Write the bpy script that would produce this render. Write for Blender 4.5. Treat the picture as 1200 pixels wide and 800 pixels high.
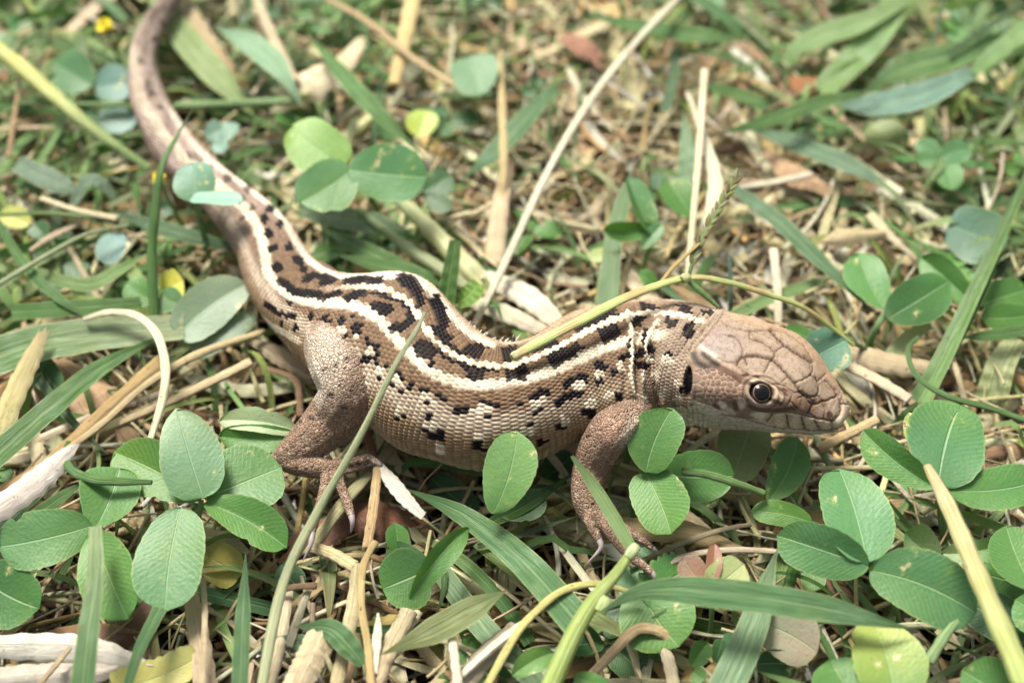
import bpy, bmesh, math, random
import numpy as np
from mathutils import Vector

# ---------------------------------------------------------------- camera, world, sun, exposure
for o in list(bpy.data.objects):
    bpy.data.objects.remove(o)
scene = bpy.context.scene
scene.unit_settings.system = 'METRIC'
scene.unit_settings.scale_length = 0.01          # one unit is one centimetre: the animal is about 15 cm long
rng = np.random.RandomState(7)
random.seed(7)

W, H = 1200.0, 800.0
HFOV = math.radians(42.0)
FPX = (W / 2) / math.tan(HFOV / 2)
PITCH = math.radians(52.0)
DIST = 13.0
TARGET = np.array([0.0, 0.0, 0.4])
CAM = TARGET + DIST * np.array([0.0, -math.cos(PITCH), math.sin(PITCH)])
FWD = (TARGET - CAM) / DIST
RIGHT = np.array([1.0, 0.0, 0.0])
UPV = np.cross(RIGHT, FWD)

cam_data = bpy.data.cameras.new('camera')
cam_data.sensor_width = 36.0
cam_data.lens = 18.0 / math.tan(HFOV / 2)
cam_data.clip_start = 0.1
cam_data.clip_end = 2000.0
cam_data.dof.use_dof = True
cam_data.dof.focus_distance = 11.98
cam_data.dof.aperture_fstop = 0.17
camera = bpy.data.objects.new('camera', cam_data)
scene.collection.objects.link(camera)
camera.location = CAM
camera.rotation_euler = (math.pi / 2 - PITCH, 0, 0)
scene.camera = camera

SUN_EL, SUN_AZ = math.radians(58), math.radians(-28)     # azimuth measured from +Y towards +X
world = bpy.data.worlds.new('World')
scene.world = world
world.use_nodes = True
wn = world.node_tree
bg = wn.nodes['Background']
sky = wn.nodes.new('ShaderNodeTexSky')
sky.sky_type = 'NISHITA'
sky.sun_disc = False
sky.sun_elevation = SUN_EL
sky.sun_rotation = SUN_AZ
sky.dust_density = 6.0
hs = wn.nodes.new('ShaderNodeHueSaturation')
hs.inputs['Saturation'].default_value = 0.42
wn.links.new(sky.outputs[0], hs.inputs['Color'])
wn.links.new(hs.outputs[0], bg.inputs['Color'])
bg.inputs['Strength'].default_value = 0.10
sun_data = bpy.data.lights.new('sun', 'SUN')
sun_data.energy = 4.1
sun_data.angle = math.radians(18)
sun_data.color = (1.0, 0.955, 0.87)
sun = bpy.data.objects.new('sun', sun_data)
scene.collection.objects.link(sun)
sd = Vector((math.sin(SUN_AZ) * math.cos(SUN_EL), math.cos(SUN_AZ) * math.cos(SUN_EL), math.sin(SUN_EL)))
sun.rotation_euler = sd.to_track_quat('Z', 'Y').to_euler()
scene.view_settings.view_transform = 'Standard'
scene.view_settings.look = 'None'
scene.view_settings.gamma = 1.0
scene.view_settings.exposure = 1.0

# ---------------------------------------------------------------- small maths
def proj(p):
    p = np.asarray(p, float)
    d = p - CAM
    z = d @ FWD
    return np.stack([W / 2 + FPX * (d @ RIGHT) / z, H / 2 - FPX * (d @ UPV) / z], -1)

def P(px, py, z=0.0):
    """the point at height z that lies under a place of the picture"""
    r = FWD + RIGHT * ((px - W / 2) / FPX) + UPV * ((H / 2 - py) / FPX)
    return CAM + r * ((z - CAM[2]) / r[2])

def ppu(p):
    return FPX / ((np.asarray(p) - CAM) @ FWD)

def nrm(v):
    v = np.asarray(v, float)
    return v / np.maximum(np.linalg.norm(v, axis=-1, keepdims=True), 1e-9)

def spline(keys, n):
    """Catmull-Rom through the rows of keys, n samples"""
    k = np.asarray(keys, float)
    if len(k) == 2:
        t = np.linspace(0, 1, n)[:, None]
        return k[0] * (1 - t) + k[1] * t
    k = np.vstack([2 * k[0] - k[1], k, 2 * k[-1] - k[-2]])
    m = len(k) - 3
    u = np.linspace(0, m - 1e-6, n)
    i = u.astype(int)
    t = (u - i)[:, None]
    a, b, c, d = k[i], k[i + 1], k[i + 2], k[i + 3]
    return 0.5 * (2 * b + (c - a) * t + (2 * a - 5 * b + 4 * c - d) * t * t + (3 * b - a - 3 * c + d) * t ** 3)

def smooth(x, a, b):
    t = np.clip((x - a) / (b - a), 0, 1)
    return t * t * (3 - 2 * t)

# ---------------------------------------------------------------- objects
COL = scene.collection
def mesh_obj(name, v, f, mat, uv=None, col=None, parent=None, smooth_=True):
    me = bpy.data.meshes.new(name)
    v = np.asarray(v, np.float32); f = np.asarray(f, np.int32)
    k = f.shape[1]
    me.vertices.add(len(v)); me.vertices.foreach_set('co', v.ravel())
    me.loops.add(len(f) * k); me.loops.foreach_set('vertex_index', f.ravel())
    me.polygons.add(len(f))
    me.polygons.foreach_set('loop_start', np.arange(0, len(f) * k, k, dtype=np.int32))
    me.polygons.foreach_set('loop_total', np.full(len(f), k, dtype=np.int32))
    me.polygons.foreach_set('use_smooth', np.full(len(f), smooth_, dtype=bool))
    if uv is not None:
        l = me.uv_layers.new(name='UVMap')
        l.data.foreach_set('uv', np.asarray(uv, np.float32)[f.ravel()].ravel())
    if col is not None:
        c = np.asarray(col, np.float32)
        if c.ndim == 1:
            c = np.tile(c[:3], (len(v), 1))
        a = me.color_attributes.new('Col', 'FLOAT_COLOR', 'POINT')
        a.data.foreach_set('color', np.hstack([c[:, :3], np.ones((len(v), 1), np.float32)]).astype(np.float32).ravel())
    me.update(calc_edges=True)
    me.validate()
    me.materials.append(mat)
    o = bpy.data.objects.new(name, me)
    COL.objects.link(o)
    if parent is not None:
        o.parent = parent
    return o

def tag(o, label=None, cat=None, group=None, kind=None):
    if label: o['label'] = label
    if cat: o['category'] = cat; o['kind'] = 'thing'
    if group: o['group'] = group
    if kind: o['kind'] = kind
    return o

def root(name, label, cat, group=None):
    o = bpy.data.objects.new(name, None)
    o.empty_display_size = 0.1
    COL.objects.link(o)
    return tag(o, label, cat, group)

class Pack:
    """several pieces of geometry gathered into one mesh"""
    def __init__(s): s.v, s.f, s.u, s.c, s.n = [], [], [], [], 0
    def add(s, g, col):
        v, f, u = g
        s.v.append(v); s.f.append(f + s.n); s.u.append(u)
        c = np.asarray(col, float)
        s.c.append(np.tile(c, (len(v), 1)) if c.ndim == 1 else c); s.n += len(v)
    def build(s, name, mat, parent=None):
        return mesh_obj(name, np.vstack(s.v), np.vstack(s.f), mat, np.vstack(s.u), np.vstack(s.c), parent)

# ---------------------------------------------------------------- materials
def new_mat(name):
    m = bpy.data.materials.new(name); m.use_nodes = True
    return m, m.node_tree.nodes, m.node_tree.links

class NB:
    def __init__(s, name):
        s.m, s.N, s.L = new_mat(name); s.b = s.N['Principled BSDF']
    def n(s, t, **kw):
        x = s.N.new(t)
        for k, v in kw.items(): setattr(x, k, v)
        return x
    def link(s, a, b): s.L.new(a, b)
    def val(s, inp, v):
        if hasattr(v, 'links'): s.link(v, inp)
        else: inp.default_value = v
    def math(s, op, a, b=0.0, c=0.0, clamp=False):
        x = s.n('ShaderNodeMath', operation=op); x.use_clamp = clamp
        s.val(x.inputs[0], a); s.val(x.inputs[1], b); s.val(x.inputs[2], c)
        return x.outputs[0]
    def mix(s, f, a, b, blend='MIX'):
        x = s.n('ShaderNodeMix', data_type='RGBA', blend_type=blend)
        s.val(x.inputs[0], f)
        for i, v in ((6, a), (7, b)):
            if hasattr(v, 'links'): s.link(v, x.inputs[i])
            else: x.inputs[i].default_value = (*v[:3], 1)
        return x.outputs[2]
    def noise(s, vec, scale, detail=4, rough=0.55):
        x = s.n('ShaderNodeTexNoise'); s.link(vec, x.inputs['Vector'])
        x.inputs['Scale'].default_value = scale; x.inputs['Detail'].default_value = detail
        x.inputs['Roughness'].default_value = rough
        return x.outputs['Fac']
    def ramp(s, f, lo, hi):
        x = s.n('ShaderNodeMapRange'); x.interpolation_type = 'SMOOTHSTEP'
        s.link(f, x.inputs[0]); x.inputs[1].default_value = lo; x.inputs[2].default_value = hi
        return x.outputs[0]
    def bump(s, h, strength, dist):
        x = s.n('ShaderNodeBump'); s.link(h, x.inputs['Height'])
        x.inputs['Strength'].default_value = strength; x.inputs['Distance'].default_value = dist
        return x.outputs[0]
    def col(s):
        x = s.n('ShaderNodeAttribute'); x.attribute_name = 'Col'; return x.outputs['Color']
    def uv(s):
        x = s.n('ShaderNodeTexCoord'); return x.outputs['UV']
    def obj(s):
        x = s.n('ShaderNodeTexCoord'); return x.outputs['Object']
    def scale(s, vec, sx, sy, sz=1):
        x = s.n('ShaderNodeVectorMath', operation='MULTIPLY'); s.link(vec, x.inputs[0])
        x.inputs[1].default_value = (sx, sy, sz); return x.outputs[0]
    def sep(s, vec):
        x = s.n('ShaderNodeSeparateXYZ'); s.link(vec, x.inputs[0]); return x.outputs
    def translucent(s, colour, amount):
        t = s.n('ShaderNodeBsdfTranslucent'); s.link(colour, t.inputs['Color'])
        mx = s.n('ShaderNodeMixShader'); mx.inputs[0].default_value = amount
        s.link(s.b.outputs[0], mx.inputs[1]); s.link(t.outputs[0], mx.inputs[2])
        s.link(mx.outputs[0], s.N['Material Output'].inputs['Surface'])

def make_blade_mat():
    b = NB('grass blade'); uv = b.uv(); o = b.obj(); c = b.col(); s = b.sep(uv)
    veins = b.noise(b.scale(uv, 26, 0.6), 1.0, 3)
    patch = b.noise(b.scale(uv, 1.2, 1.0), 1.3, 4)
    patch2 = b.noise(o, 2.3, 5)
    mid = b.math('ABSOLUTE', b.math('SUBTRACT', s[0], 0.5))
    midm = b.math('SUBTRACT', 1.0, b.ramp(mid, 0.015, 0.05))
    k = b.mix(b.ramp(veins, 0.3, 0.75), (0.68, 0.72, 0.70), (1.34, 1.25, 1.25))
    c1 = b.mix(1.0, c, k, 'MULTIPLY')
    c1 = b.mix(b.math('MULTIPLY', b.ramp(patch, 0.5, 0.8), 0.40), c1, (0.30, 0.34, 0.10))
    c1 = b.mix(b.math('MULTIPLY', b.ramp(patch2, 0.55, 0.75), 0.30), c1, (0.17, 0.30, 0.20))
    c1 = b.mix(b.math('MULTIPLY', midm, 0.35), c1, (0.38, 0.50, 0.24))
    spots = b.noise(o, 14.0, 3)
    c1 = b.mix(b.math('MULTIPLY', b.ramp(spots, 0.68, 0.74), 0.75), c1, (0.22, 0.13, 0.06))
    rag = b.noise(o, 7.0, 4)
    edge = b.ramp(b.math('ADD', mid, b.math('MULTIPLY', b.math('SUBTRACT', rag, 0.5), 0.10)), 0.455, 0.49)
    c1 = b.mix(b.math('MULTIPLY', edge, 0.5), c1, (0.40, 0.42, 0.18))
    b.link(c1, b.b.inputs['Base Color'])
    b.b.inputs['Roughness'].default_value = 0.42
    b.b.inputs['Specular IOR Level'].default_value = 0.55
    b.b.inputs['Sheen Weight'].default_value = 0.05
    b.b.inputs['Sheen Roughness'].default_value = 0.5
    b.link(b.bump(b.math('ADD', veins, b.math('MULTIPLY', patch2, 0.8)), 1.0, 0.03), b.b.inputs['Normal'])
    b.translucent(b.mix(1.0, c1, (1.15, 1.35, 0.6), 'MULTIPLY'), 0.28)
    return b.m

def make_leaf_mat():
    b = NB('clover leaf'); uv = b.uv(); o = b.obj(); c = b.col(); s = b.sep(uv)
    v = b.math('ABSOLUTE', b.math('SUBTRACT', b.math('MULTIPLY', s[1], 2.0), 1.0))
    wob = b.math('MULTIPLY', b.math('SUBTRACT', b.noise(uv, 5.0, 2), 0.5), 0.05)
    ph = b.math('ADD', b.math('SUBTRACT', s[0], b.math('MULTIPLY', v, 0.27)), wob)
    wave = b.math('SINE', b.math('MULTIPLY', ph, 2 * math.pi * 17))
    w01 = b.math('MULTIPLY', b.math('ADD', wave, 1.0), 0.5)
    vein = b.math('POWER', w01, 5.0)
    patch = b.noise(o, 2.2, 4); fine = b.noise(o, 30.0, 3); patch3 = b.noise(o, 1.1, 2)
    veinm = b.math('MULTIPLY', vein, b.ramp(b.math('ADD', patch3, b.math('MULTIPLY', v, 0.25)), 0.42, 0.75))
    mid = b.math('SUBTRACT', 1.0, b.ramp(v, 0.012, 0.045))
    edge = b.ramp(v, 0.93, 0.99)
    c1 = b.mix(b.ramp(patch, 0.3, 0.7), c, b.mix(1.0, c, (0.78, 0.92, 1.05), 'MULTIPLY'))
    c1 = b.mix(1.0, c1, b.mix(fine, (0.86, 0.88, 0.86), (1.13, 1.11, 1.13)), 'MULTIPLY')
    c1 = b.mix(b.math('MULTIPLY', veinm, 0.11), c1, (0.38, 0.50, 0.30))
    c1 = b.mix(b.math('MULTIPLY', mid, 0.45), c1, (0.30, 0.44, 0.24))
    c1 = b.mix(b.math('MULTIPLY', edge, 0.25), c1, (0.36, 0.42, 0.18))
    blem = b.noise(o, 4.6, 6, 0.62)
    c1 = b.mix(b.math('MULTIPLY', b.ramp(patch3, 0.45, 0.65), 0.45), c1, b.mix(1.0, c1, (1.35, 1.08, 0.62), 'MULTIPLY'))
    c1 = b.mix(b.math('MULTIPLY', b.ramp(blem, 0.60, 0.68), 0.35), c1, (0.30, 0.34, 0.10))
    c1 = b.mix(b.math('MULTIPLY', b.ramp(blem, 0.665, 0.70), 0.8), c1, (0.55, 0.47, 0.30))
    c1 = b.mix(b.math('MULTIPLY', b.ramp(blem, 0.71, 0.73), 0.8), c1, (0.16, 0.09, 0.05))
    speck = b.n('ShaderNodeTexVoronoi'); b.link(o, speck.inputs['Vector']); speck.inputs['Scale'].default_value = 13
    c1 = b.mix(b.math('MULTIPLY', b.math('SUBTRACT', 1.0, b.ramp(speck.outputs['Distance'], 0.06, 0.12)), 0.6), c1, (0.07, 0.06, 0.03))
    b.link(c1, b.b.inputs['Base Color'])
    b.b.inputs['Roughness'].default_value = 0.46
    b.b.inputs['Specular IOR Level'].default_value = 0.35
    b.b.inputs['Sheen Weight'].default_value = 0.0
    h = b.math('ADD', b.math('MULTIPLY', veinm, -0.08), b.math('ADD', b.math('MULTIPLY', mid, -1.0), b.math('MULTIPLY', patch, 1.5)))
    h = b.math('ADD', h, b.math('MULTIPLY', fine, 0.5))
    b.link(b.bump(h, 0.5, 0.02), b.b.inputs['Normal'])
    b.translucent(b.mix(1.0, c1, (1.1, 1.35, 0.5), 'MULTIPLY'), 0.25)
    return b.m

def make_straw_mat():
    b = NB('dry straw'); uv = b.uv(); o = b.obj(); c = b.col()
    fib = b.noise(b.scale(uv, 20, 0.35), 2.2, 5, 0.7)
    patch = b.noise(o, 2.6, 5, 0.6)
    c1 = b.mix(1.0, c, b.mix(b.ramp(fib, 0.25, 0.75), (0.70, 0.64, 0.52), (1.18, 1.18, 1.14)), 'MULTIPLY')
    c1 = b.mix(b.math('MULTIPLY', b.ramp(patch, 0.54, 0.74), 0.4), c1, (0.30, 0.20, 0.10))
    sp = b.noise(o, 26.0, 3)
    c1 = b.mix(b.math('MULTIPLY', b.ramp(sp, 0.67, 0.73), 0.8), c1, (0.07, 0.05, 0.035))
    b.link(c1, b.b.inputs['Base Color'])
    b.b.inputs['Roughness'].default_value = 0.55
    b.link(b.bump(b.math('ADD', fib, b.math('MULTIPLY', sp, -0.5)), 1.0, 0.035), b.b.inputs['Normal'])
    return b.m

def make_bark_mat(name='brown debris'):
    b = NB(name); o = b.obj(); c = b.col()
    n1 = b.noise(o, 5.0, 6, 0.65); n2 = b.noise(o, 22.0, 5, 0.7)
    c1 = b.mix(1.0, c, b.mix(b.ramp(n1, 0.3, 0.7), (0.55, 0.5, 0.5), (1.35, 1.3, 1.25)), 'MULTIPLY')
    c1 = b.mix(b.math('MULTIPLY', b.ramp(n2, 0.55, 0.75), 0.35), c1, (0.32, 0.24, 0.16))
    b.link(c1, b.b.inputs['Base Color'])
    b.b.inputs['Roughness'].default_value = 0.8
    b.link(b.bump(b.math('ADD', n1, n2), 0.9, 0.05), b.b.inputs['Normal'])
    return b.m

def make_skin_mat():
    b = NB('lizard skin'); o = b.obj(); c = b.col()
    a = b.n('ShaderNodeAttribute'); a.attribute_name = 'leg'
    vo = b.n('ShaderNodeTexVoronoi', feature='SMOOTH_F1'); b.link(o, vo.inputs['Vector'])
    vo.inputs['Scale'].default_value = 30; vo.inputs['Smoothness'].default_value = 0.15
    ve = b.n('ShaderNodeTexVoronoi', feature='DISTANCE_TO_EDGE'); b.link(o, ve.inputs['Vector'])
    ve.inputs['Scale'].default_value = 30
    fine = b.noise(o, 45.0, 4)
    frk = b.noise(o, 26.0, 5, 0.7)
    cell = b.mix(0.5, b.sep(vo.outputs['Color'])[0], (0.5, 0.5, 0.5))
    kk = b.mix(a.outputs['Fac'], (1, 1, 1), b.mix(b.sep(vo.outputs['Color'])[0], (0.86, 0.84, 0.82), (1.16, 1.16, 1.16)))
    c1 = b.mix(1.0, c, kk, 'MULTIPLY')
    rim = b.math('MULTIPLY', b.math('SUBTRACT', 1.0, b.ramp(ve.outputs['Distance'], 0.02, 0.12)), a.outputs['Fac'])
    c1 = b.mix(b.math('MULTIPLY', rim, 0.35), c1, (0.60, 0.47, 0.36))
    c1 = b.mix(1.0, c1, b.mix(fine, (0.88, 0.87, 0.86), (1.12, 1.13, 1.14)), 'MULTIPLY')
    st = b.noise(o, 7.0, 5, 0.6)
    c1 = b.mix(b.math('MULTIPLY', b.ramp(frk, 0.48, 0.66), 0.55), c1, b.mix(1.0, c1, (0.50, 0.36, 0.27), 'MULTIPLY'))
    c1 = b.mix(b.math('MULTIPLY', b.ramp(st, 0.48, 0.72), 0.30), c1, b.mix(1.0, c1, (0.62, 0.48, 0.38), 'MULTIPLY'))
    b.link(c1, b.b.inputs['Base Color'])
    b.b.inputs['Roughness'].default_value = 0.52
    b.b.inputs['Specular IOR Level'].default_value = 0.10
    b.b.inputs['Subsurface Weight'].default_value = 0.0
    b.b.inputs['Subsurface Radius'].default_value = (0.05, 0.025, 0.015)
    h = b.math('ADD', b.math('MULTIPLY', b.math('MULTIPLY', b.ramp(ve.outputs['Distance'], 0.0, 0.22), a.outputs['Fac']), 1.0), b.math('ADD', b.math('MULTIPLY', fine, 0.06), b.math('MULTIPLY', frk, 0.015)))
    b.link(b.bump(h, 0.85, 0.032), b.b.inputs['Normal'])
    return b.m

def plain(name, col, rough=0.5, spec=0.5, coat=0.0, n=0.15, nscale=20):
    b = NB(name); o = b.obj()
    f = b.noise(o, nscale, 4)
    lo = tuple(x * (1 - n) for x in col); hi = tuple(min(1, x * (1 + n)) for x in col)
    b.link(b.mix(f, lo, hi), b.b.inputs['Base Color'])
    b.b.inputs['Roughness'].default_value = rough; b.b.inputs['Specular IOR Level'].default_value = spec
    b.b.inputs['Coat Weight'].default_value = coat; b.b.inputs['Coat Roughness'].default_value = 0.03
    return b.m

def make_soil_mat():
    b = NB('soil'); o = b.obj()
    n1 = b.noise(o, 1.3, 8, 0.65); n2 = b.noise(o, 7.0, 8, 0.7); n3 = b.noise(o, 30, 5, 0.7)
    c1 = b.mix(b.ramp(n1, 0.35, 0.65), (0.045, 0.030, 0.022), (0.13, 0.075, 0.052))
    c1 = b.mix(b.math('MULTIPLY', b.ramp(n2, 0.5, 0.75), 0.6), c1, (0.22, 0.15, 0.10))
    c1 = b.mix(b.math('MULTIPLY', b.ramp(n3, 0.6, 0.8), 0.4), c1, (0.30, 0.23, 0.17))
    b.link(c1, b.b.inputs['Base Color']); b.b.inputs['Roughness'].default_value = 0.9
    b.link(b.bump(b.math('ADD', n2, b.math('MULTIPLY', n3, 0.5)), 1.0, 0.12), b.b.inputs['Normal'])
    return b.m

M_BLADE, M_LEAF, M_STRAW, M_BARK = make_blade_mat(), make_leaf_mat(), make_straw_mat(), make_bark_mat()
M_SKIN, M_SOIL = make_skin_mat(), make_soil_mat()
M_PUPIL = plain('pupil', (0.004, 0.004, 0.004), 0.12, 0.3, 0.0)
M_IRIS = plain('iris', (0.17, 0.08, 0.045), 0.25, 0.5, 1.0, 0.4, 40)
M_EYEB = plain('dark eye', (0.012, 0.009, 0.008), 0.15, 0.5, 0.7)
M_CLAW = plain('claw', (0.30, 0.25, 0.24), 0.3, 0.5, 0.2, 0.4, 12)
M_PETAL = plain('yellow petal', (0.75, 0.62, 0.04), 0.5, 0.3)
# ---------------------------------------------------------------- the lizard
# each row: far silhouette point, near silhouette point (picture coordinates) and height of the body axis
ST = [((300,-120),(284,-132),.30),((250,-50),(232,-62),.32),((213,-3),(190,-3),.34),((190,33),(166,30),.36),((182,67),(153,67),.36),
 ((187,98),(152,102),.34),((201,130),(161,137),.32),((226,162),(181,181),.32),((256,193),(208,212),.33),
 ((288,217),(236,238),.35),((315,240),(261,271),.37),((336,262),(279,299),.38),((352,285),(288,325),.39),
 ((367,306),(299,352),.40),((387,319),(318,382),.42),((412,325),(347,415),.45),((441,329),(380,446),.48),
 ((470,333),(412,475),.52),((497,341),(441,503),.55),((522,357),(468,522),.57),((545,376),(502,537),.59),
 ((567,394),(541,547),.60),((590,402),(580,549),.60),((615,399),(618,541),.60),((642,388),(654,527),.60),
 ((670,376),(688,513),.60),((700,365),(720,505),.61),((730,355),(750,497),.63),((757,351),(775,488),.66),
 ((785,351),(796,489),.70),((812,354),(813,498),.73),((835,360),(833,502),.76),((860,367),(855,503),.78),
 ((886,373),(881,504),.78),((910,382),(907,506),.76),((935,391),(932,508),.73),((955,409),(954,509),.69),
 ((972,434),(972,507),.66),((984,453),(985,502),.64),((991,466),(992,495),.63),((995.5,480),(996,485),.62)]
A = np.array([[*u, *l, z] for u, l, z in ST], float)
fine = spline(A, 4000)
mid = (fine[:, 0:2] + fine[:, 2:4]) / 2
r_ = FWD[None] + RIGHT[None] * ((mid[:, :1] - W / 2) / FPX) + UPV[None] * ((H / 2 - mid[:, 1:2]) / FPX)
C0 = CAM + r_ * ((fine[:, 4] - CAM[2]) / r_[:, 2])[:, None]
seg = np.linalg.norm(np.diff(C0, axis=0), axis=1)
S0 = np.concatenate([[0], np.cumsum(seg)])
def s_at(station):           # arc length at a station number
    return np.interp(station / (len(ST) - 1), np.linspace(0, 1, 4000), S0)
S_HIP, S_TRUNK, S_HEAD, S_END = s_at(14), s_at(11), s_at(29.0), S0[-1]
# sampling of s: coarse on the tail, fine on the trunk, finest on the head
parts = [np.arange(0, S_TRUNK, 0.016), np.arange(S_TRUNK, S_HEAD, 0.0088), np.arange(S_HEAD, S_END - 0.16, 0.0068)]
tip = S_END - 0.16 + 0.16 * np.sin(np.linspace(0, math.pi / 2, 26))
SS = np.concatenate(parts + [tip[:-1]])
NS, NT = len(SS), 480
def at_s(arr): return np.stack([np.interp(SS, S0, arr[:, i]) for i in range(arr.shape[1])], -1)
CC = at_s(C0); UL = at_s(fine)
Tn = nrm(np.gradient(CC, axis=0))
for _ in range(8):
    Tn[1:-1] = nrm(Tn[:-2] + Tn[1:-1] * 2 + Tn[2:])
up = nrm(np.array([0, 0, 1.0]) - Tn * Tn[:, 2:3])
side = nrm(np.cross(Tn, up))
eps = 1e-3
pc = proj(CC)
jr, ju = (proj(CC + side * eps) - pc) / eps, (proj(CC + up * eps) - pc) / eps
tp = proj(CC + Tn * eps) - pc
npx = nrm(np.stack([-tp[:, 1], tp[:, 0]], -1))
half = np.abs(((UL[:, 0:2] - UL[:, 2:4]) * npx).sum(1)) / 2
KB = np.interp(SS, [0, S_TRUNK, s_at(18), s_at(26), s_at(29), s_at(33), s_at(37), S_END], [.95, .92, .84, .86, .84, .80, .74, .74])
aa = half / np.sqrt((jr * npx).sum(1) ** 2 + (KB * (ju * npx).sum(1)) ** 2)
ker = np.ones(21) / 21
pad = np.pad(aa, 10, mode='edge'); sm_ = np.convolve(pad, ker, mode='valid')
wtip = smooth(SS, S_END - 0.5, S_END - 0.3)
aa = sm_ * (1 - wtip) + aa * wtip
tipf = np.sqrt(np.clip(1 - ((SS - (S_END - 0.15)) / 0.155).clip(0) ** 2, 0.004, 1))
hb = aa * KB
TH = 2 * math.pi * np.arange(NT) / NT
TH = np.where(TH > math.pi, TH - 2 * math.pi, TH)
st_, ct_ = np.sin(TH), np.cos(TH)
headw = smooth(SS, S_HEAD - 0.15, S_HEAD + 0.35)[:, None]
# cross section: round trunk with a flatter belly; on the head a flat top, a ridge over the eye and steep cheeks
def sect(n):
    r = (np.abs(st_) ** n + np.abs(ct_) ** n) ** (-1 / n)
    return r
rr = (1 - headw) * sect(2.15)[None] + headw * sect(2.75)[None]
ridge = np.exp(-((np.abs(TH) - 0.85) / 0.20) ** 2)[None] * headw * 0.05 * smooth(SS, S_HEAD + .2, S_HEAD + .6)[:, None] * (1 - smooth(SS, S_END - .45, S_END - .1))[:, None]
lore = np.exp(-((np.abs(TH) - 1.35) / 0.25) ** 2)[None] * headw * 0.055 * smooth(SS, S_HEAD + .75, S_HEAD + 1.1)[:, None]
rr = rr * (1 + ridge - lore)
yy = rr * ct_[None]
down = np.interp(SS, [0, S_TRUNK, s_at(19), s_at(28), S_END], [.95, .9, .80, .85, .78])[:, None]
yy = np.where(yy < 0, yy * down, yy)
xx = rr * st_[None]
# a soft waist at the neck folds and mass at the hip and shoulder
def build_rings():
    return CC[:, None] + side[:, None] * (xx * aa[:, None])[..., None] + up[:, None] * (yy * hb[:, None])[..., None]
# fit the rings to the two silhouettes: move and scale each until its extreme points lie on them
npx = np.where(((UL[:, 0:2] - UL[:, 2:4]) * npx).sum(1, keepdims=True) < 0, -npx, npx)
curU, curL = fine[::4, 0:2], fine[::4, 2:4]
endp = fine[-1:, 0:2] * .5 + fine[-1:, 2:4] * .5
for it in range(14):
    V = build_rings(); pv = proj(V)
    e_ = ((pv - proj(CC)[:, None]) * npx[:, None]).sum(-1)
    pu, plw = pv[np.arange(NS), e_.argmax(1)], pv[np.arange(NS), e_.argmin(1)]
    def off(p, cur):
        r = np.zeros(NS)
        for i in range(NS):
            d = cur - p[i]; k = (d ** 2).sum(1).argmin(); r[i] = d[k] @ npx[i]
        return r
    dU, dL = off(pu, curU), off(plw, curL)
    k5 = np.ones(9) / 9
    dU, dL = [np.convolve(np.pad(x, 4, mode='edge'), k5, mode='valid') for x in (dU, dL)]
    hf = (e_.max(1) - e_.min(1)) / 2
    g = np.clip(1 + (dU - dL) / 2 / hf * .8, .8, 1.25)
    aa = aa * g; hb = hb * g
    sh = np.clip((dU + dL) / 2 * .8, -6, 6)
    pcn = proj(CC) + npx * sh[:, None]
    rr_ = FWD[None] + RIGHT[None] * ((pcn[:, :1] - W / 2) / FPX) + UPV[None] * ((H / 2 - pcn[:, 1:2]) / FPX)
    CC = CAM + rr_ * ((CC[:, 2] - CAM[2]) / rr_[:, 2])[:, None]
def sm1(x, k=17):
    return np.convolve(np.pad(x, k // 2, mode='reflect', reflect_type='odd'), np.hanning(k + 2)[1:-1] / np.hanning(k + 2)[1:-1].sum(), mode='valid')
keep_ = smooth(SS, S_END - .25, S_END - .12)
a_s, h_s, c_s = sm1(sm1(aa)), sm1(sm1(hb)), np.stack([sm1(sm1(CC[:, i])) for i in range(3)], -1)
aa = a_s * (1 - keep_) + aa * keep_; hb = h_s * (1 - keep_) + hb * keep_; CC = c_s * (1 - keep_[:, None]) + CC * keep_[:, None]
aa = np.maximum(aa, .01); hb = np.maximum(hb, .01)
V = build_rings()

def grid_normals(V):
    du = np.gradient(V, axis=0)
    dv = np.roll(V, -1, 1) - np.roll(V, 1, 1)
    return nrm(np.cross(dv, du))
NN = grid_normals(V)
cen = (NN * (V - CC[:, None])).sum(-1)
if cen[NS // 2].mean() < 0: NN = -NN
PX = proj(V)
facing = (NN * nrm(CAM - V)).sum(-1)
mir = (-np.arange(NT)) % NT
own = facing > 0.02
mirvis = own[:, mir]
CP = np.where(own[..., None], PX, PX[:, mir])            # where the pattern of this point is read
SEEN = own | mirvis
BODY_AXIS, BODY_A, BODY_B = CC, aa, hb

def surf(px, py, lo=0):
    """grid index of the visible body point nearest to a picture place"""
    d = (PX[..., 0] - px) ** 2 + (PX[..., 1] - py) ** 2 + (~own) * 1e6
    k = np.argmin(d); return np.unravel_index(k, d.shape)

def seg_dist(q, pts):
    """distance of points q (n,2) to a polyline, and nothing else"""
    pts = np.asarray(pts, float); d = np.full(len(q), 1e9)
    for a, b in zip(pts[:-1], pts[1:]):
        ab = b - a; t = np.clip(((q - a) @ ab) / max(ab @ ab, 1e-9), 0, 1)
        d = np.minimum(d, np.linalg.norm(q - a - t[:, None] * ab, axis=1))
    return d
def in_poly(q, pts):
    pts = np.asarray(pts, float); c = np.zeros(len(q), bool); j = len(pts) - 1
    for i in range(len(pts)):
        (xi, yi), (xj, yj) = pts[i], pts[j]
        hit = ((yi > q[:, 1]) != (yj > q[:, 1])) & (q[:, 0] < (xj - xi) * (q[:, 1] - yi) / (yj - yi + 1e-12) + xi)
        c ^= hit; j = i
    return c

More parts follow.
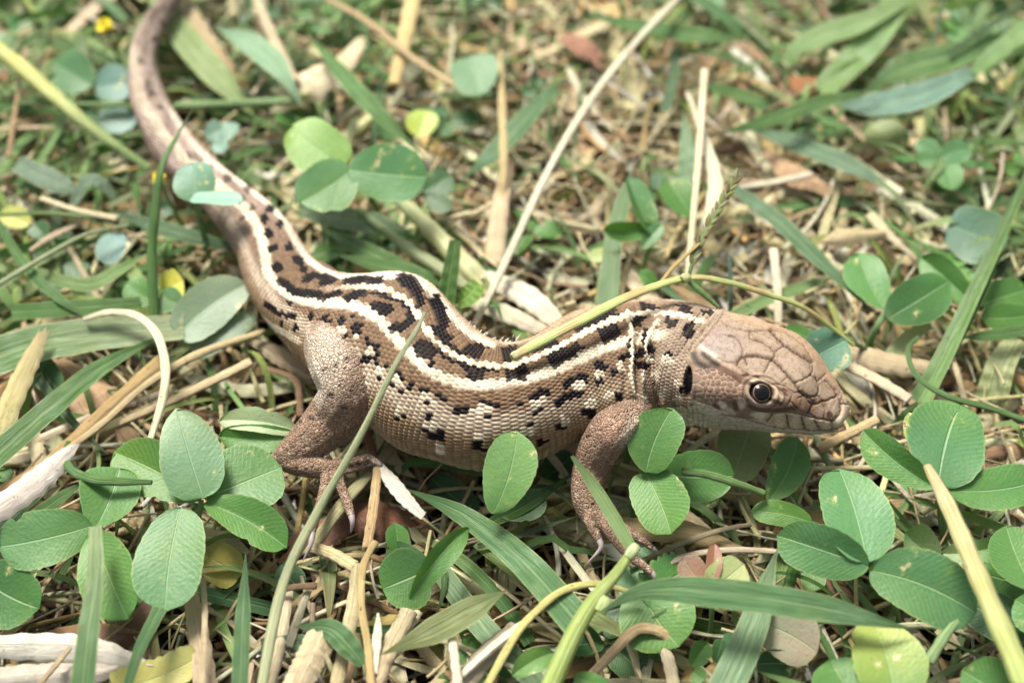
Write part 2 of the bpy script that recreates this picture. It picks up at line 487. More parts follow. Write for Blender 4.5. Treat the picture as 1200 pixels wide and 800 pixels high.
VERT = [(325,296),(333,310),(347,327),(363,336),(383,340),(407,342),(430,342),(450,345),(467,351),(480,359),(488,369),(497,382),(506,396),(518,407),(535,418),(555,425),(577,428),(597,428),(618,423),(643,413),(668,400),(693,387),(718,376),(737,370),(760,367),(780,367),(800,369),(814,373),(824,376)]
DLN = [(160,60),(161,95),(168,118),(178,135),(193,160),(207,175),(220,190),(238,204),(255,218),(283,240),(297,258),(308,280),(312,302),(314,320),(325,335),(345,348),(372,357),(400,360),(423,365),(442,374),(455,387),(467,401),(482,416),(503,434),(528,446),(560,451),(593,449),(627,442),(660,430),(685,418),(710,407),(733,400),(758,394),(786,393),(804,396)]
DLF = [(200,133),(222,165),(243,188),(263,203),(288,219),(305,233),(323,250),(337,268),(348,287),(361,305),(380,319),(397,327),(417,329),(447,333),(467,335),(484,338),(500,346),(517,359),(530,373),(543,386),(560,397),(577,405)]
DARK_LINES = [([(330,330),(345,342),(375,347)],4.5),([(383,351),(400,347)],4),([(410,355),(428,347)],4.5),([(440,363),(457,364)],4.5),([(448,369),(452,369)],4),
 ([(463,386),(474,382),(482,376),(484,370),(480,362)],5.5),([(438,348),(465,355),(478,365)],1.8),([(505,405),(520,418),(545,429),(580,433)],2.4),
 ([(347,303),(353,308)],4),([(358,328),(367,322),(380,326),(392,330)],3.6),([(378,334),(388,332)],3.5),([(408,334),(428,334)],4.2),([(435,336),(447,338)],3),
 ([(470,338),(482,343),(490,353),(494,359)],4.6),([(508,357),(516,368),(520,382),(514,390),(525,397)],5.5),([(503,382),(518,400),(545,416)],2),
 ([(608,415),(650,402)],4),([(678,386),(700,377),(718,369)],4.2),([(700,376),(726,371)],3),([(313,357),(330,368),(347,372)],2.8),([(738,398),(736,415),(744,425)],2.2),([(757,388),(753,402),(760,412)],2.2)]
DARK_POLYS = [[(484,405),(496,396),(513,407),(513,417),(500,425),(487,416)],[(546,432),(568,435),(566,447),(548,445)],[(592,430),(618,427),(619,444),(595,446)],
 [(642,418),(678,400),(685,410),(665,425),(648,433)],[(702,386),(722,379),(727,394),(710,404),(702,396)],[(737,372),(758,370),(753,382),(742,386)],
 [(775,373),(793,372),(795,382),(783,383)],[(800,392),(804,378),(813,376),(815,390),(806,397)],[(540,407),(556,401),(573,406),(561,419),(550,418)],
 [(587,408),(606,405),(607,421),(590,425)],[(750,355),(765,357),(778,366),(752,366)],[(794,357),(808,356),(812,368),(796,366)],[(822,361),(837,363),(833,369),(824,368)]]
BLK = [(283,235,5),(296,245,3.5),(309,258,5),(315,275,5),(320,292,5.5),(325,314,6.5),(317,247,4),(328,265,4),(339,291,4.5),(356,316,4.5),(188,27,3),(179,47,3),(165,72,3),(172,102,3),(178,110,3.5),(188,127,3.5),(222,182,3),(247,197,3),(267,211,5),(290,223,4),(315,247,4),(285,257,3),(245,222,4),
 (504,428,4.5),(452,432,3.5),(432,421,3.5),(466,438,4.5),(472,446,3.5),(458,451,3),(483,452,4.5),(467,458,3),(498,459,4.5),(511,464,3),(518,467,3.5),(502,473,4),(532,477,4.5),(541,475,4.5),(532,483,3),(540,482,3),(568,472,5),(577,474,4.5),(586,477,4.5),(565,486,4.5),(573,488,4.5),(469,488,4.5),(500,488,4),(505,489,3.5),(498,502,3),(507,508,4.5),(514,509,4.5),(554,501,4),(561,517,4),(562,523,4.5),(568,527,3),(447,442,3.5),(427,455,3.5),
 (621,467,4.5),(628,465,3.5),(637,461,4.5),(612,472,3.5),(627,482,4.5),(634,477,4.5),(619,497,3.5),(617,512,3.5),(630,519,4.5),(643,517,3.5),(665,452,3.8),(671,446,4.2),(678,444,4.2),(685,444,4.2),(653,471,4.2),(660,467,4.2),(668,463,4.2),(677,461,4.2),(657,500,4.5),(702,430,5.5),(708,432,4.5),(702,447,4.2),(687,479,5),(692,483,4),(723,463,4),(728,421,5),(720,438,3.5),(749,415,5.5),(763,409,5),(782,416,4.5),(749,426,4),(755,428,3.6),(798,457,3),(756,471,3.5),
 (340,355,3),(368,372,4),(378,383,4),(387,378,4),(393,382,3),(407,380,4.5),(422,385,4.5),(417,375,3),(423,393,3),(347,385,4),(330,380,2.5),(398,398,4),(410,399,3),(403,408,4),(433,402,3.5),(441,408,4.2),(442,417,4.2),(432,422,4),(444,425,3)]
WHT = [(447,436,5),(464,446,5.5),(430,450,5.5),(503,465,6),(496,465,4),(509,473,4),(505,500,6.5),(467,482,5.5),(562,480,6),(574,481,5),(552,481,4),(561,511,5),(552,513,4),(515,525,5),(627,474,6),(634,470,5),(618,505,7),(675,453,6),(682,450,5),(661,492,7),(703,439,5.5),(691,472,6),(650,478,4.5),(711,462,5),(727,430,5.5),
 (759,420,5.5),(780,422,6),(787,423,4),(753,439,5),(768,441,6),(776,459,6),(794,449,6),(796,467,6),(750,465,5.5),(757,480,5),(802,480,6),(810,496,7),(796,487,5),(407,390,4.5),(422,398,4),(435,413,5),(371,384,4),(380,389,4),(391,391,4)]
WLINES = [([(736,370),(739,385),(741,400),(741,415),(738,440),(741,456)],2.6),([(771,377),(765,388),(758,402),(756,412)],2.4),([(303,368),(318,382),(340,392),(352,400)],4)]
HEADLINE = [(854,358),(829,391),(805,418),(806,432),(809,466),(826,488),(838,512)]

def head_mask(q):
    hx = np.interp(q[:, 1], [y for x, y in HEADLINE], [x for x, y in HEADLINE])
    return q[:, 0] - hx            # >0: on the head

def dome(u, e): return 1 - np.abs(2 * u - 1) ** e
# ---- scale grid: rings along s, columns round the body
pitch = np.interp(SS, [0, S_TRUNK, s_at(16), s_at(22), s_at(26), s_at(29), S_END], [.078, .054, .043, .044, .035, .031, .031])
ring = np.concatenate([[0], np.cumsum(np.diff(SS) / ((pitch[1:] + pitch[:-1]) / 2))])
NCOL = np.where(SS < s_at(9), 36, 100)
ri = np.floor(ring).astype(int); ru = ring - ri
RI = np.repeat(ri[:, None], NT, 1); RU = np.repeat(ru[:, None], NT, 1)
wob = 0.18 * np.sin(TH * 5 + 1)[None] * 0
cu = (TH[None] / (2 * math.pi)) * NCOL[:, None] + 0.5 * (RI % 2)
CJ = np.floor(cu).astype(int); CV = cu - CJ
ABT = np.abs(TH)[None]
belly = (ABT > math.radians(126)) & (SS[:, None] > s_at(11)) & (SS[:, None] < s_at(28))
cub = (TH[None] / (2 * math.pi)) * 18; CJb = np.floor(cub); CVb = cub - CJb
RIb = np.floor(ring / 2)[:, None] * np.ones((1, NT)); RUb = (ring / 2)[:, None] - RIb
warp_r = ring[:, None] + .10 * np.sin(TH * 9 + 2)[None] * np.sin(ring * .7)[:, None] + .06 * np.sin(ring * 2.3 + 1)[:, None] * np.sin(TH * 23)[None]
wcol = (TH[None] / (2 * math.pi)) * NCOL[:, None] + .10 * np.sin(ring * 1.3)[:, None] + 0 * ring[:, None]
best = np.full((NS, NT), 9.0); second = np.full((NS, NT), 9.0); BI = np.zeros((NS, NT), int); BJ = np.zeros((NS, NT)); DU = np.zeros((NS, NT)); DVV = np.zeros((NS, NT))
for di in (-1, 0, 1):
    row = np.floor(warp_r).astype(int) + di; cuo = wcol + .5 * (row % 2)
    for dj in (0, -1, 1):
        jc = np.floor(cuo) + dj + .5; du = warp_r - (row + .5); dv = cuo - jc
        d = np.sqrt((np.abs(du) * 1.0) ** 2 + (np.abs(dv) * .98) ** 2)
        m = d < best
        second = np.where(m, best, np.minimum(second, d)); best = np.where(m, d, best)
        BI = np.where(m, row, BI); BJ = np.where(m, jc - .5 * (row % 2), BJ); DU = np.where(m, du, DU); DVV = np.where(m, dv, DVV)
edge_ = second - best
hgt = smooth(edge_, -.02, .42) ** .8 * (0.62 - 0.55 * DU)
hb_ = dome(RUb, 8.0) * dome(CVb, 8.0) * (1.15 - .8 * RUb)
hgt = np.where(belly, hb_, hgt)
RU = np.where(belly, RUb, .5); CV = DVV + .5; RI = BI
# centre of every scale -> picture place
cent_s = np.interp(BI + 0.5, ring, np.arange(NS))
cidx_i = np.clip(np.round(cent_s).astype(int), 0, NS - 1)
thc = BJ / NCOL[:, None]; CJ = np.round(BJ * 2)
cidx_j = np.round(thc * NT).astype(int) % NT
QC = CP[cidx_i, cidx_j].reshape(-1, 2)
SEENC = SEEN[cidx_i, cidx_j].reshape(-1)
THc = np.abs(TH[cidx_j]).reshape(-1)
sC = SS[cidx_i].reshape(-1)
rnd = np.sin(RI * 12.9898 + CJ * 78.233) * 43758.5453
rnd = (rnd - np.floor(rnd)).reshape(-1)

def c3(*c): return np.array(c, float)
BROWN, TAN, CREAM, BELLY, BLACK, GREYP = c3(.155,.100,.058), c3(.235,.162,.092), c3(.64,.565,.42), c3(.45,.41,.30), c3(.006,.004,.005), c3(.42,.335,.29)
col = np.zeros((NS * NT, 3))
def lay(m, c):
    global col
    m = np.clip(m, 0, 1)[:, None]; col = col * (1 - m) + np.asarray(c) * m
col[:] = BROWN
flank = smooth(THc, .62, .82)
lay(flank, TAN)
lay(smooth(THc, .55, .75) * (1 - smooth(THc, .8, 1.15)) * (.6 - .4 * smooth(sC, s_at(21), s_at(25))), c3(.55,.47,.36))
lay(smooth(THc, 1.45, 1.95), c3(.28,.235,.155))
lay(smooth(THc, 2.1, 2.35), BELLY)
tailm = 1 - smooth(sC, s_at(8), s_at(14))
lay(tailm * .75, GREYP)
lay(tailm * smooth(THc, .95, 1.15) * (1 - smooth(THc, 2.0, 2.3)) * .65, c3(.20,.145,.105))
lay((1 - smooth(sC, s_at(5), s_at(9))) * .7, c3(.25,.20,.16))
lay((1 - smooth(sC, s_at(8), s_at(12))) * (np.sin(sC * 9 + 4 * THc) > .45) * (np.abs(THc - .25) < .3) * .55, c3(.10,.07,.06)); lay((1 - smooth(sC, s_at(8), s_at(12))) * (rnd > .72) * smooth(THc, .9, 1.1) * .5, c3(.11,.075,.055))
lay(smooth(sC, s_at(27.3), s_at(29.6)) * (THc < 1.1) * .55, c3(.36,.29,.22))
neckm = smooth(sC, s_at(25.5), s_at(27)) * smooth(THc, .7, .9)
lay(neckm * .45, c3(.27,.19,.14))
lay(in_poly(QC, [(756,488),(775,476),(812,474),(842,482),(842,515),(756,515)]) * SEENC * .85, c3(.52,.47,.36))
throat = smooth(sC, s_at(25), s_at(27)) * smooth(THc, 1.75, 2.05)
lay(throat * .85, c3(.62,.56,.45))
ok = SEENC.astype(float)
front = smooth(sC, s_at(12), s_at(14))
Q = QC
lay(ok * (1 - smooth(seg_dist(Q, DLN), 4, 8)) * (.45 + .55 * smooth(sC, s_at(6), s_at(10))) * smooth(sC, s_at(1), s_at(6)) * (1 - smooth(sC, s_at(28.5), s_at(29.3))), CREAM)
lay(ok * (1 - smooth(seg_dist(Q, DLF), 2, 4.6)) * smooth(sC, s_at(2), s_at(9)) * .85, c3(.58,.51,.41))
DKB = c3(.022,.014,.011)
for pts, w in DARK_LINES: d_ = seg_dist(Q, pts); lay(ok * (d_ < w * 1.22 + 1.4 * (rnd - .5)) * (.82 + .18 * rnd), DKB); lay(ok * (d_ < w * .95), BLACK)
for pts in DARK_POLYS: lay(ok * in_poly(Q + (rnd[:, None] - .5) * 2.5, pts) * (.88 + .12 * rnd), BLACK)
for x, y, r in BLK:
    lay(ok * (np.hypot(Q[:, 0] - x, Q[:, 1] - y) < r * 1.12) * (.75 if x < 300 else 1), BLACK)
for x, y, r in WHT: lay(ok * (np.hypot(Q[:, 0] - x, Q[:, 1] - y) < r) * (.6 + .35 * rnd), CREAM)
lay(ok * (seg_dist(Q, VERT) < 3.0) * smooth(Q[:, 0], 360, 450) * (.75 + .25 * rnd), CREAM)
for pts, w in WLINES: lay(ok * (seg_dist(Q, pts) < w) * .9, c3(.66,.58,.42))
col *= (0.80 + 0.36 * rnd)[:, None]
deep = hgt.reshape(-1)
col *= (0.66 + 0.34 * np.clip(deep * 1.8, 0, 1))[:, None]  # darker skin between scales, deepened with painted shade in the grooves for relief

# ---- head plates, read per vertex
q = CP.reshape(-1, 2); hm = head_mask(q); seen = SEEN.reshape(-1)
sV = np.repeat(SS[:, None], NT, 1).reshape(-1); tV = np.repeat(np.abs(TH)[None], NS, 0).reshape(-1)
hm = hm + 1.6 * np.sin(q[:, 1] * .9) + 1.2 * np.sin(q[:, 1] * 2.1 + 1)
ishead = smooth(hm, -3, 3) * (sV > s_at(27.5)) * seen
ishead = np.maximum(ishead, ((sV > s_at(30.5)) & ~seen) * 1.0)
hc = np.zeros((NS * NT, 3)); hc[:] = (.30,.245,.175)
def hlay(m, c):
    m = np.clip(m, 0, 1)[:, None]; hc[:] = hc * (1 - m) + np.asarray(c) * m
hx = ishead > 0
idx = np.where(hx)[0]; qq = q[idx]
def blob(x, y, rx, ry=None, soft=.35, ang=0):
    ry = ry or rx; c, s = math.cos(ang), math.sin(ang); dx, dy = q[:, 0] - x, q[:, 1] - y
    return 1 - smooth(np.hypot((dx * c + dy * s) / rx, (-dx * s + dy * c) / ry), 1 - soft, 1 + soft)
def pl(pts, w, soft=.5):
    d = np.full(len(q), 1e3); d[idx] = seg_dist(qq, pts); return 1 - smooth(d, w * (1 - soft), w * (1 + soft)), d
nz = .5 + .25 * np.sin(q[:, 0] * .31 + 2 * np.sin(q[:, 1] * .23)) + .25 * np.sin(q[:, 1] * .41 + 1.7 * np.sin(q[:, 0] * .19))
nz2 = .5 + .5 * np.sin(q[:, 0] * 1.1 + 2.3 * np.sin(q[:, 1] * .9)) * np.sin(q[:, 1] * 1.3 + 2 * np.sin(q[:, 0] * .7))
hlay(nz * .45, (.42,.35,.29)); hlay(nz2 * .38, (.19,.13,.09))
hlay(blob(845, 402, 30, 20, .5, .3) * .6, (.27,.235,.225))
hlay(blob(832, 408, 14, 6, .6) * .3, (.28,.26,.26))
hlay(pl([(868,366),(900,378),(930,388),(960,420),(985,455)], 7, .9)[0] * .55, (.36,.25,.15))
# cheeks and jaw
cheek = smooth(tV, 1.15, 1.30)
cheekpx = in_poly(q, [(808,424),(838,424),(868,440),(880,446),(906,452),(935,460),(955,474),(976,492),(990,500),(980,520),(800,520),(806,470)]) * 1.0
hlay(cheekpx * .85, (.22,.16,.12))
jaw = in_poly(q, [(806,466),(835,476),(860,488),(890,496),(926,502),(972,505),(1000,500),(1000,530),(800,530)]) * 1.0
hlay(jaw * .85, (.55,.52,.42)); hlay(jaw * nz * .3, (.40,.40,.32))
hlay(smooth(tV, 1.95, 2.3) * .8, (.58,.56,.46))
snl = in_poly(q, [(899,492),(904,486),(922,484),(937,486),(954,490),(976,494),(985,480),(988,455),(1001,470),(1001,500),(985,502),(947,504),(907,501),(890,497),(870,490)]) * 1.0
hlay(snl * .85, (.62,.53,.40))
hlay(blob(893, 487, 12, 4.5, .4, .1) * .8, (.68,.62,.50)); hlay(blob(846, 474, 6, 4, .4, .6) * .9, (.70,.64,.54)); hlay(blob(869, 472, 4.5, 7, .4) * .85, (.62,.56,.46))
hlay(blob(855, 482, 9, 4, .5, .3) * .6, (.60,.56,.45))
hlay(blob(844, 455, 20, 15, .35, .3) * .9, (.19,.13,.092))
hlay(blob(868, 462, 8, 9, .5) * .6, (.20,.13,.09))
hlay(blob(925, 470, 14, 6, .6, .3) * .4, (.24,.17,.12)); hlay(blob(905, 425, 34, 14, .7, .35) * .25, (.42,.355,.31))
hlay(pl([(836,428),(852,436),(870,447)], 5.5)[0] * .9, (.12,.072,.05)); hlay(pl([(838,421),(850,427),(868,434)], 2.4)[0] * .5, (.45,.33,.26))
hlay(pl([(811,413),(817,423),(827,430)], 4.4, .9)[0] * (.72 + .28 * nz2), (.004,.003,.003)); hlay(pl([(824,415),(834,423),(841,427)], 3.2, .9)[0] * (.72 + .28 * nz2), (.004,.003,.003))
pass; hlay(pl([(820,405),(832,413),(843,420)], 2.4)[0] * .5, (.60,.52,.44))
hlay(blob(874, 439, 3.6, 3) * .9, (.11,.06,.04)); hlay(blob(920, 458, 4, 2.4, .4, .5) * .85, (.16,.08,.055))
hlay(blob(862, 476, 3.2, 7, .4, -.2) * .75, (.10,.06,.04)); hlay(blob(840, 475, 3, 5, .4, -.6) * .8, (.12,.07,.05))
hlay(pl([(878,475),(888,479),(903,480),(918,480),(932,477)], 2.3)[0] * .85, (.085,.05,.035))
hlay(blob(939, 471, 9, 6, .5, .3) * .65, (.23,.155,.09)); hlay(blob(931, 478, 4.5, 3) * .75, (.11,.06,.045)); hlay(blob(951, 479, 4, 3, .4, -.5) * .8, (.14,.07,.05))
hlay(blob(954, 469, 3, 5, .5, .6) * .6, (.22,.12,.09)); hlay(blob(972, 486, 3.8, 4.6, .35) * .95, (.055,.03,.022)); hlay(blob(966, 472, 3, 5, .5, -.4) * .7, (.18,.10,.07)); hlay(blob(970, 493, 5, 2, .5) * .6, (.20,.12,.08))
hlay(blob(893, 461, 19, 15, .25, .15) * .75, (.40,.34,.27))
hlay(pl([(877,449),(886,446),(899,450),(908,457),(916,465)], 1.7)[0] * .7, (.60,.48,.36))
G = {}   # grooves: (polyline, half width px, depth, darkness)
GROOVES = [([(864,427),(867,421),(873,418),(886,417),(904,421),(915,430),(924,440),(933,451),(938,458),(944,464),(952,474)],1.7,.020,.85),
 ([(904,387),(913,397),(927,409),(938,416),(951,424)],1.9,.020,.85),([(906,387),(918,389),(931,396),(944,407),(953,423)],1.1,.010,.35),
 ([(903,422),(900,430),(896,437)],1.1,.012,.6),([(873,419),(876,427)],1.4,.01,.7),([(854,393),(861,395),(867,400),(871,410),(870,417)],1.1,.014,.5),
 ([(852,381),(860,384),(868,386),(879,388),(897,387),(904,387)],1.1,.012,.4),([(879,388),(879,396),(886,399),(895,402),(908,413),(906,421)],1.1,.012,.55),
 ([(908,413),(913,409),(919,405)],1.0,.012,.45),([(927,408),(925,420),(930,433)],.0,.0,.0),([(954,424),(952,437),(943,444),(933,448)],1.0,.011,.12),
 ([(951,439),(959,448),(959,461),(951,465),(943,462),(938,458)],1.1,.013,.55),([(959,463),(965,470),(974,467),(981,463),(975,453),(968,446)],1.1,.013,.55),
 ([(981,463),(986,473),(985,484),(976,494)],1.2,.013,.6),([(949,465),(956,473),(964,470)],1.1,.012,.6),([(956,473),(951,478),(947,484)],1.1,.012,.6),([(962,471),(967,480),(966,490)],1.0,.01,.5),
 ([(986,473),(996,474)],.9,.01,.5),([(959,448),(954,430)],.9,.008,.15),([(959,447),(968,438)],.8,.008,.12),
 ([(904,486),(922,484),(937,486),(954,490),(967,492),(976,494)],1.1,.012,.35),([(846,486),(860,489),(872,491),(891,497),(907,501),(926,503),(947,505),(972,505.5),(984,502)],1.2,.016,.5),
 ([(905,487),(899,494)],1.3,.012,.8),([(922,487),(924,500)],1.6,.012,.85),([(939,489),(943,503)],1.6,.012,.85),([(955,493),(960,503)],1.5,.012,.8),([(975,494),(975,503)],.9,.01,.4),
 ([(918,456),(928,462),(926,470),(921,477)],.9,.01,.3),([(926,470),(938,482),(948,484),(956,490)],.9,.01,.3),([(945,463),(936,466)],.8,.008,.2),
 ([(848,366),(838,380),(826,395),(812,409)],1.6,.02,.3),([(870,440),(884,441),(898,447),(912,455),(922,464)],1.2,.014,.45),([(860,441),(868,449)],1,.01,.5),
 ([(906,450),(918,452),(929,459),(938,460)],1.0,.01,.4),([(924,441),(916,448)],.8,.008,.2),([(908,493),(908,502)],.7,.006,.2),([(870,492),(869,502)],.8,.006,.2),([(846,487),(843,502)],.8,.006,.2),([(850,497),(890,503)],.8,.006,.2),
 ([(852,381),(845,375)],.9,.008,.25),([(866,430),(872,437)],1.0,.01,.4),([(861,425),(850,424),(842,419)],1.0,.01,.35)]
disp_h = np.zeros(NS * NT)
for pts, w, dep, dk in GROOVES:
    if w <= 0: continue
    wig = spline(pts, len(pts) * 5)
    wig = wig + np.stack([np.sin(np.arange(len(wig)) * 1.9), np.cos(np.arange(len(wig)) * 1.3)], -1) * .35
    m, d = pl(wig, w * .72)
    hlay(np.exp(-(d / 4.5) ** 2) * dk * .6 * (.4 + .6 * nz2), (.13,.08,.05))
    hlay(m * dk * (.55 + .45 * np.sin(q[:, 0] * .5 + q[:, 1] * .37) ** 2), (.04,.022,.016))
    disp_h -= dep * np.exp(-(d / (w * 1.15)) ** 2)
# little temple scales and jaw scales
trs = np.random.RandomState(3)
seeds = []
for iy in range(9):
    for ix in range(12):
        seeds.append((820 + ix * 6.6 + (iy % 2) * 3.3 + trs.uniform(-2.3, 2.3), 430 + iy * 6.4 + trs.uniform(-2.3, 2.3)))
seeds = np.array(seeds)
tm = in_poly(q, [(814,432),(838,432),(858,442),(872,452),(868,470),(850,470),(836,478),(818,474),(811,455)]) & hx
ti = np.where(tm)[0]
dd = np.sqrt(((q[ti][:, None] - seeds[None]) ** 2).sum(-1)); ds = np.sort(dd, 1); e = ds[:, 1] - ds[:, 0]
em = 1 - smooth(e, .15, 1.0)
hc[ti] = hc[ti] * (1 - em[:, None] * .6) + np.array([.56,.45,.37]) * em[:, None] * .6
hc[ti] *= (.88 + .24 * ((np.argmin(dd, 1) * .618) % 1))[:, None]
disp_h[ti] += .006 * smooth(e, .2, 2.2)
gs = 4.2; gx, gy = q[:, 0] / 8.5 + (np.floor(q[:, 1] / gs) % 2) * .5, q[:, 1] / gs
gm = (jaw > 0) & (sV < s_at(35)) & hx
disp_h[gm] += (.006 * dome(gx % 1, 6) * dome(gy % 1, 4))[gm]
# eyelid folds, socket
ei, ej = surf(893, 460)
EYE_N = NN[ei, ej]; EYE_C = V[ei, ej] - EYE_N * 0.085
flat = V.reshape(-1, 3)
near_ = (tV > .3)
def both(fn):
    return fn(q)
ed = np.hypot((q[:, 0] - 893) * .97 + (q[:, 1] - 460) * .25, ((q[:, 1] - 460) * .97 - (q[:, 0] - 893) * .25) * 1.22)
eyezone = hx & (ed < 40)
disp_h += eyezone * (.016 * np.exp(-((ed - 18) / 2.6) ** 2) - .10 * (1 - smooth(ed, 12.2, 15.5)) + .012 * np.exp(-((ed - 25) / 2.2) ** 2))
disp_h += eyezone * .006 * np.sin(ed * 2.4) * (ed > 16) * (ed < 24) * (q[:, 1] > 462)
hlay(eyezone * (1 - smooth(ed, 13.8, 15.2)) * .97, (.015,.01,.008))
hlay(eyezone * (1 - smooth(np.abs(ed - 17), .8, 2.0)) * (q[:, 1] < 466) * .5, (.55,.42,.30))
hlay(pl([(877,449),(884,452)], 2.6)[0] * .9, (.02,.012,.01)); hlay(pl([(902,467),(909,470),(914,472)], 2.4)[0] * .9, (.03,.018,.013)); hlay(eyezone * (1 - smooth(np.abs(ed - 20), 1, 3)) * (q[:, 1] > 466) * .5, (.20,.14,.10))

DS = hgt.reshape(-1) * (np.repeat((pitch * .52)[:, None], NT, 1).reshape(-1))
keel = .004 * np.exp(-((CV.reshape(-1) - .5) / .14) ** 2) * (tV < .75)
DS = DS + keel
# the imbricate belly plates stand out a little
DS += belly.reshape(-1) * .012 * (1 - RU.reshape(-1))
cell_len = np.repeat(pitch[:, None], NT, 1).reshape(-1)
ih = ishead
D = DS * (1 - ih) + disp_h * ih
# skin folds at the neck, the collar, and the ear
own_all = q
def fold(pts, w, h):
    m = own.reshape(-1) & (sV > s_at(23)) & (sV < s_at(31)); r = np.zeros(NS * NT); i_ = np.where(m)[0]
    d = seg_dist(q[i_], pts); r[i_] = h * np.exp(-(d / w) ** 2); return r
D += fold([(736,368),(740,385),(741,415),(738,440),(742,460),(750,480)], 3.2, .035) + fold([(771,377),(758,402),(752,430),(750,460),(760,480)], 3.0, .030)
D -= fold([(747,395),(746,430),(745,470)], 3.0, .05) + fold([(765,405),(763,440),(770,470)], 4.0, .035)
D -= fold([(732,420),(731,450),(728,475)], 3.0, .02)
D += fold([(777,470),(790,485),(806,497)], 5.0, .05) - fold([(838,372),(826,386),(812,404),(800,424)], 1.8, .014) - fold([(829,372),(817,386),(804,402),(794,417)], 1.5, .014) - fold([(822,366),(810,380),(798,396)], 1.4, .010)
ear = blob(806, 447, 4.2, 17.5, .12, .06) * seen * (sV > s_at(26)) * (sV < s_at(32))
earr = np.hypot((q[:, 0] - 806) / 5.2, (q[:, 1] - 447) / 18.5)
D += seen * (sV > s_at(26)) * (sV < s_at(32)) * .012 * np.exp(-((earr - 1.5) / .25) ** 2)
D = D * (1 - ear) - ear * .05
hc[:] = hc * np.array([.86,.82,.78])
col = col * (1 - ih[:, None]) + hc * ih[:, None]
earc = (blob(806, 447, 5.4, 19, .12, .06) * seen * (sV > s_at(26)) * (sV < s_at(32)))[:, None]
col = col * (1 - earc) + np.array([.006,.004,.004]) * earc
# muscle mass at the limb roots, and soft belly sag
D2 = np.zeros(NS * NT)
for (x, y), r, hgt_ in (((392, 405), .42, .10), ((722, 478), .34, .06)):
    i_, j_ = surf(x, y); c_ = V[i_, j_]
    for jj in (j_, mir[j_]):
        D2 += hgt_ * np.exp(-(np.linalg.norm(flat - V[i_, jj], axis=1) / r) ** 2)
lump = .012 * np.sin(sV * 4.1 + tV * 1.5) * np.sin(tV * 2.4 + sV * 1.3)
wr = .010 * np.sin(sV * 13 + 1.5 * np.sin(sV * 3)) * smooth(tV, 1.2, 1.8) * (sV > s_at(15)) * (sV < s_at(25))
D = D + D2 + lump * (1 - ih) + wr
NNs = NN.reshape(-1, 3)
body_v = flat + NNs * D[:, None]
# close the snout and the tail end
k0 = np.arange(NS * NT).reshape(NS, NT)
a_, b_ = k0[:-1], k0[1:]
body_f = np.stack([a_, np.roll(a_, -1, 1), np.roll(b_, -1, 1), b_], -1).reshape(-1, 4)
tipv = body_v.reshape(NS, NT, 3)[-1].mean(0) + Tn[-1] * .004
taile = body_v.reshape(NS, NT, 3)[0].mean(0)
nv = len(body_v)
body_v = np.vstack([body_v, tipv[None], taile[None]]); col = np.vstack([col, col[-1:], col[:1]])
r0, r1 = k0[0], k0[-1]
cap1 = np.stack([r1[0::2], np.roll(r1, -1)[0::2], np.roll(r1, -2)[0::2], np.full(NT // 2, nv)], -1)
cap0 = np.stack([np.roll(r0, -2)[0::2], np.roll(r0, -1)[0::2], r0[0::2], np.full(NT // 2, nv + 1)], -1)
body_f = np.vstack([body_f, cap1, cap0])

# ---- legs: swept balls fused by a voxel remesh, then joined to the trunk's mesh
def limb_balls(rows, step=.25):
    """rows: px, py, z, width px -> list of (centre, radius)"""
    k = np.array([[*P(x, y, z), w / 2 / ppu(P(x, y, z))] for x, y, z, w in rows])
    n = max(3, int(np.linalg.norm(np.diff(k[:, :3], axis=0), axis=1).sum() / max(k[:, 3].min() * step, .008)))
    return spline(k, n)
HIND = [(384,388,.62,50),(388,404,.78,66),(400,428,.80,76),(412,450,.72,80),(408,468,.60,76),(392,488,.42,66),(372,508,.35,56),(352,524,.30,44),(336,534,.27,32)]
FOOT = [(322,536,.24,16),(336,540,.25,26),(356,545,.25,28),(376,548,.24,27),(388,550,.23,22)]
TOES_H = [([(330,540,.24,14),(314,543,.25,11),(304,550,.24,9),(299,556,.22,7)],[(300,555,.22),(296,560,.20),(292,567,.13)]),
 ([(383,548,.23,14),(381,567,.28,13),(376,588,.29,12),(370,606,.28,12),(366,622,.27,10)],[(366,621,.27),(364,638,.25),(355,657,.14)]),
 ([(388,550,.23,14),(396,562,.27,13),(402,576,.28,12),(408,592,.28,12),(411,602,.27,10)],[(411,601,.27),(413,612,.25),(411,624,.16)]),
 ([(386,544,.24,13),(404,542,.27,12),(420,539,.28,11),(432,536,.28,11),(440,541,.26,9)],[(440,540,.26),(446,545,.24),(449,554,.14)]),
 ([(388,552,.22,11),(402,552,.22,10),(418,548,.22,9),(430,544,.22,7)],[(430,544,.22),(437,543,.21),(443,547,.14)])]
FORE = [(752,474,.66,40),(736,488,.78,46),(718,503,.76,53),(704,523,.62,52),(694,546,.44,46),(688,572,.36,40),(691,594,.28,36),(700,612,.24,28),(708,622,.22,22)]
TOES_F = [([(693,596,.32,15),(690,608,.34,13),(695,620,.34,12),(701,631,.32,10)],[(701,630,.32),(704,642,.30),(688,660,.18)]),
 ([(703,608,.30,15),(714,624,.32,13),(726,639,.33,12),(740,653,.33,12),(754,663,.32,11),(762,670,.30,9)],[(761,668,.30),(767,676,.28),(766,689,.18)]),
 ([(708,606,.30,13),(728,616,.34,11),(744,627,.36,11),(755,634,.34,11),(763,641,.32,8)],[(762,640,.32),(768,644,.30),(773,651,.22)])]
balls = []
for rows in [HIND, FOOT, FORE] + [t for t, c in TOES_H] + [t for t, c in TOES_F]:
    balls += [tuple(r) for r in limb_balls(rows)]
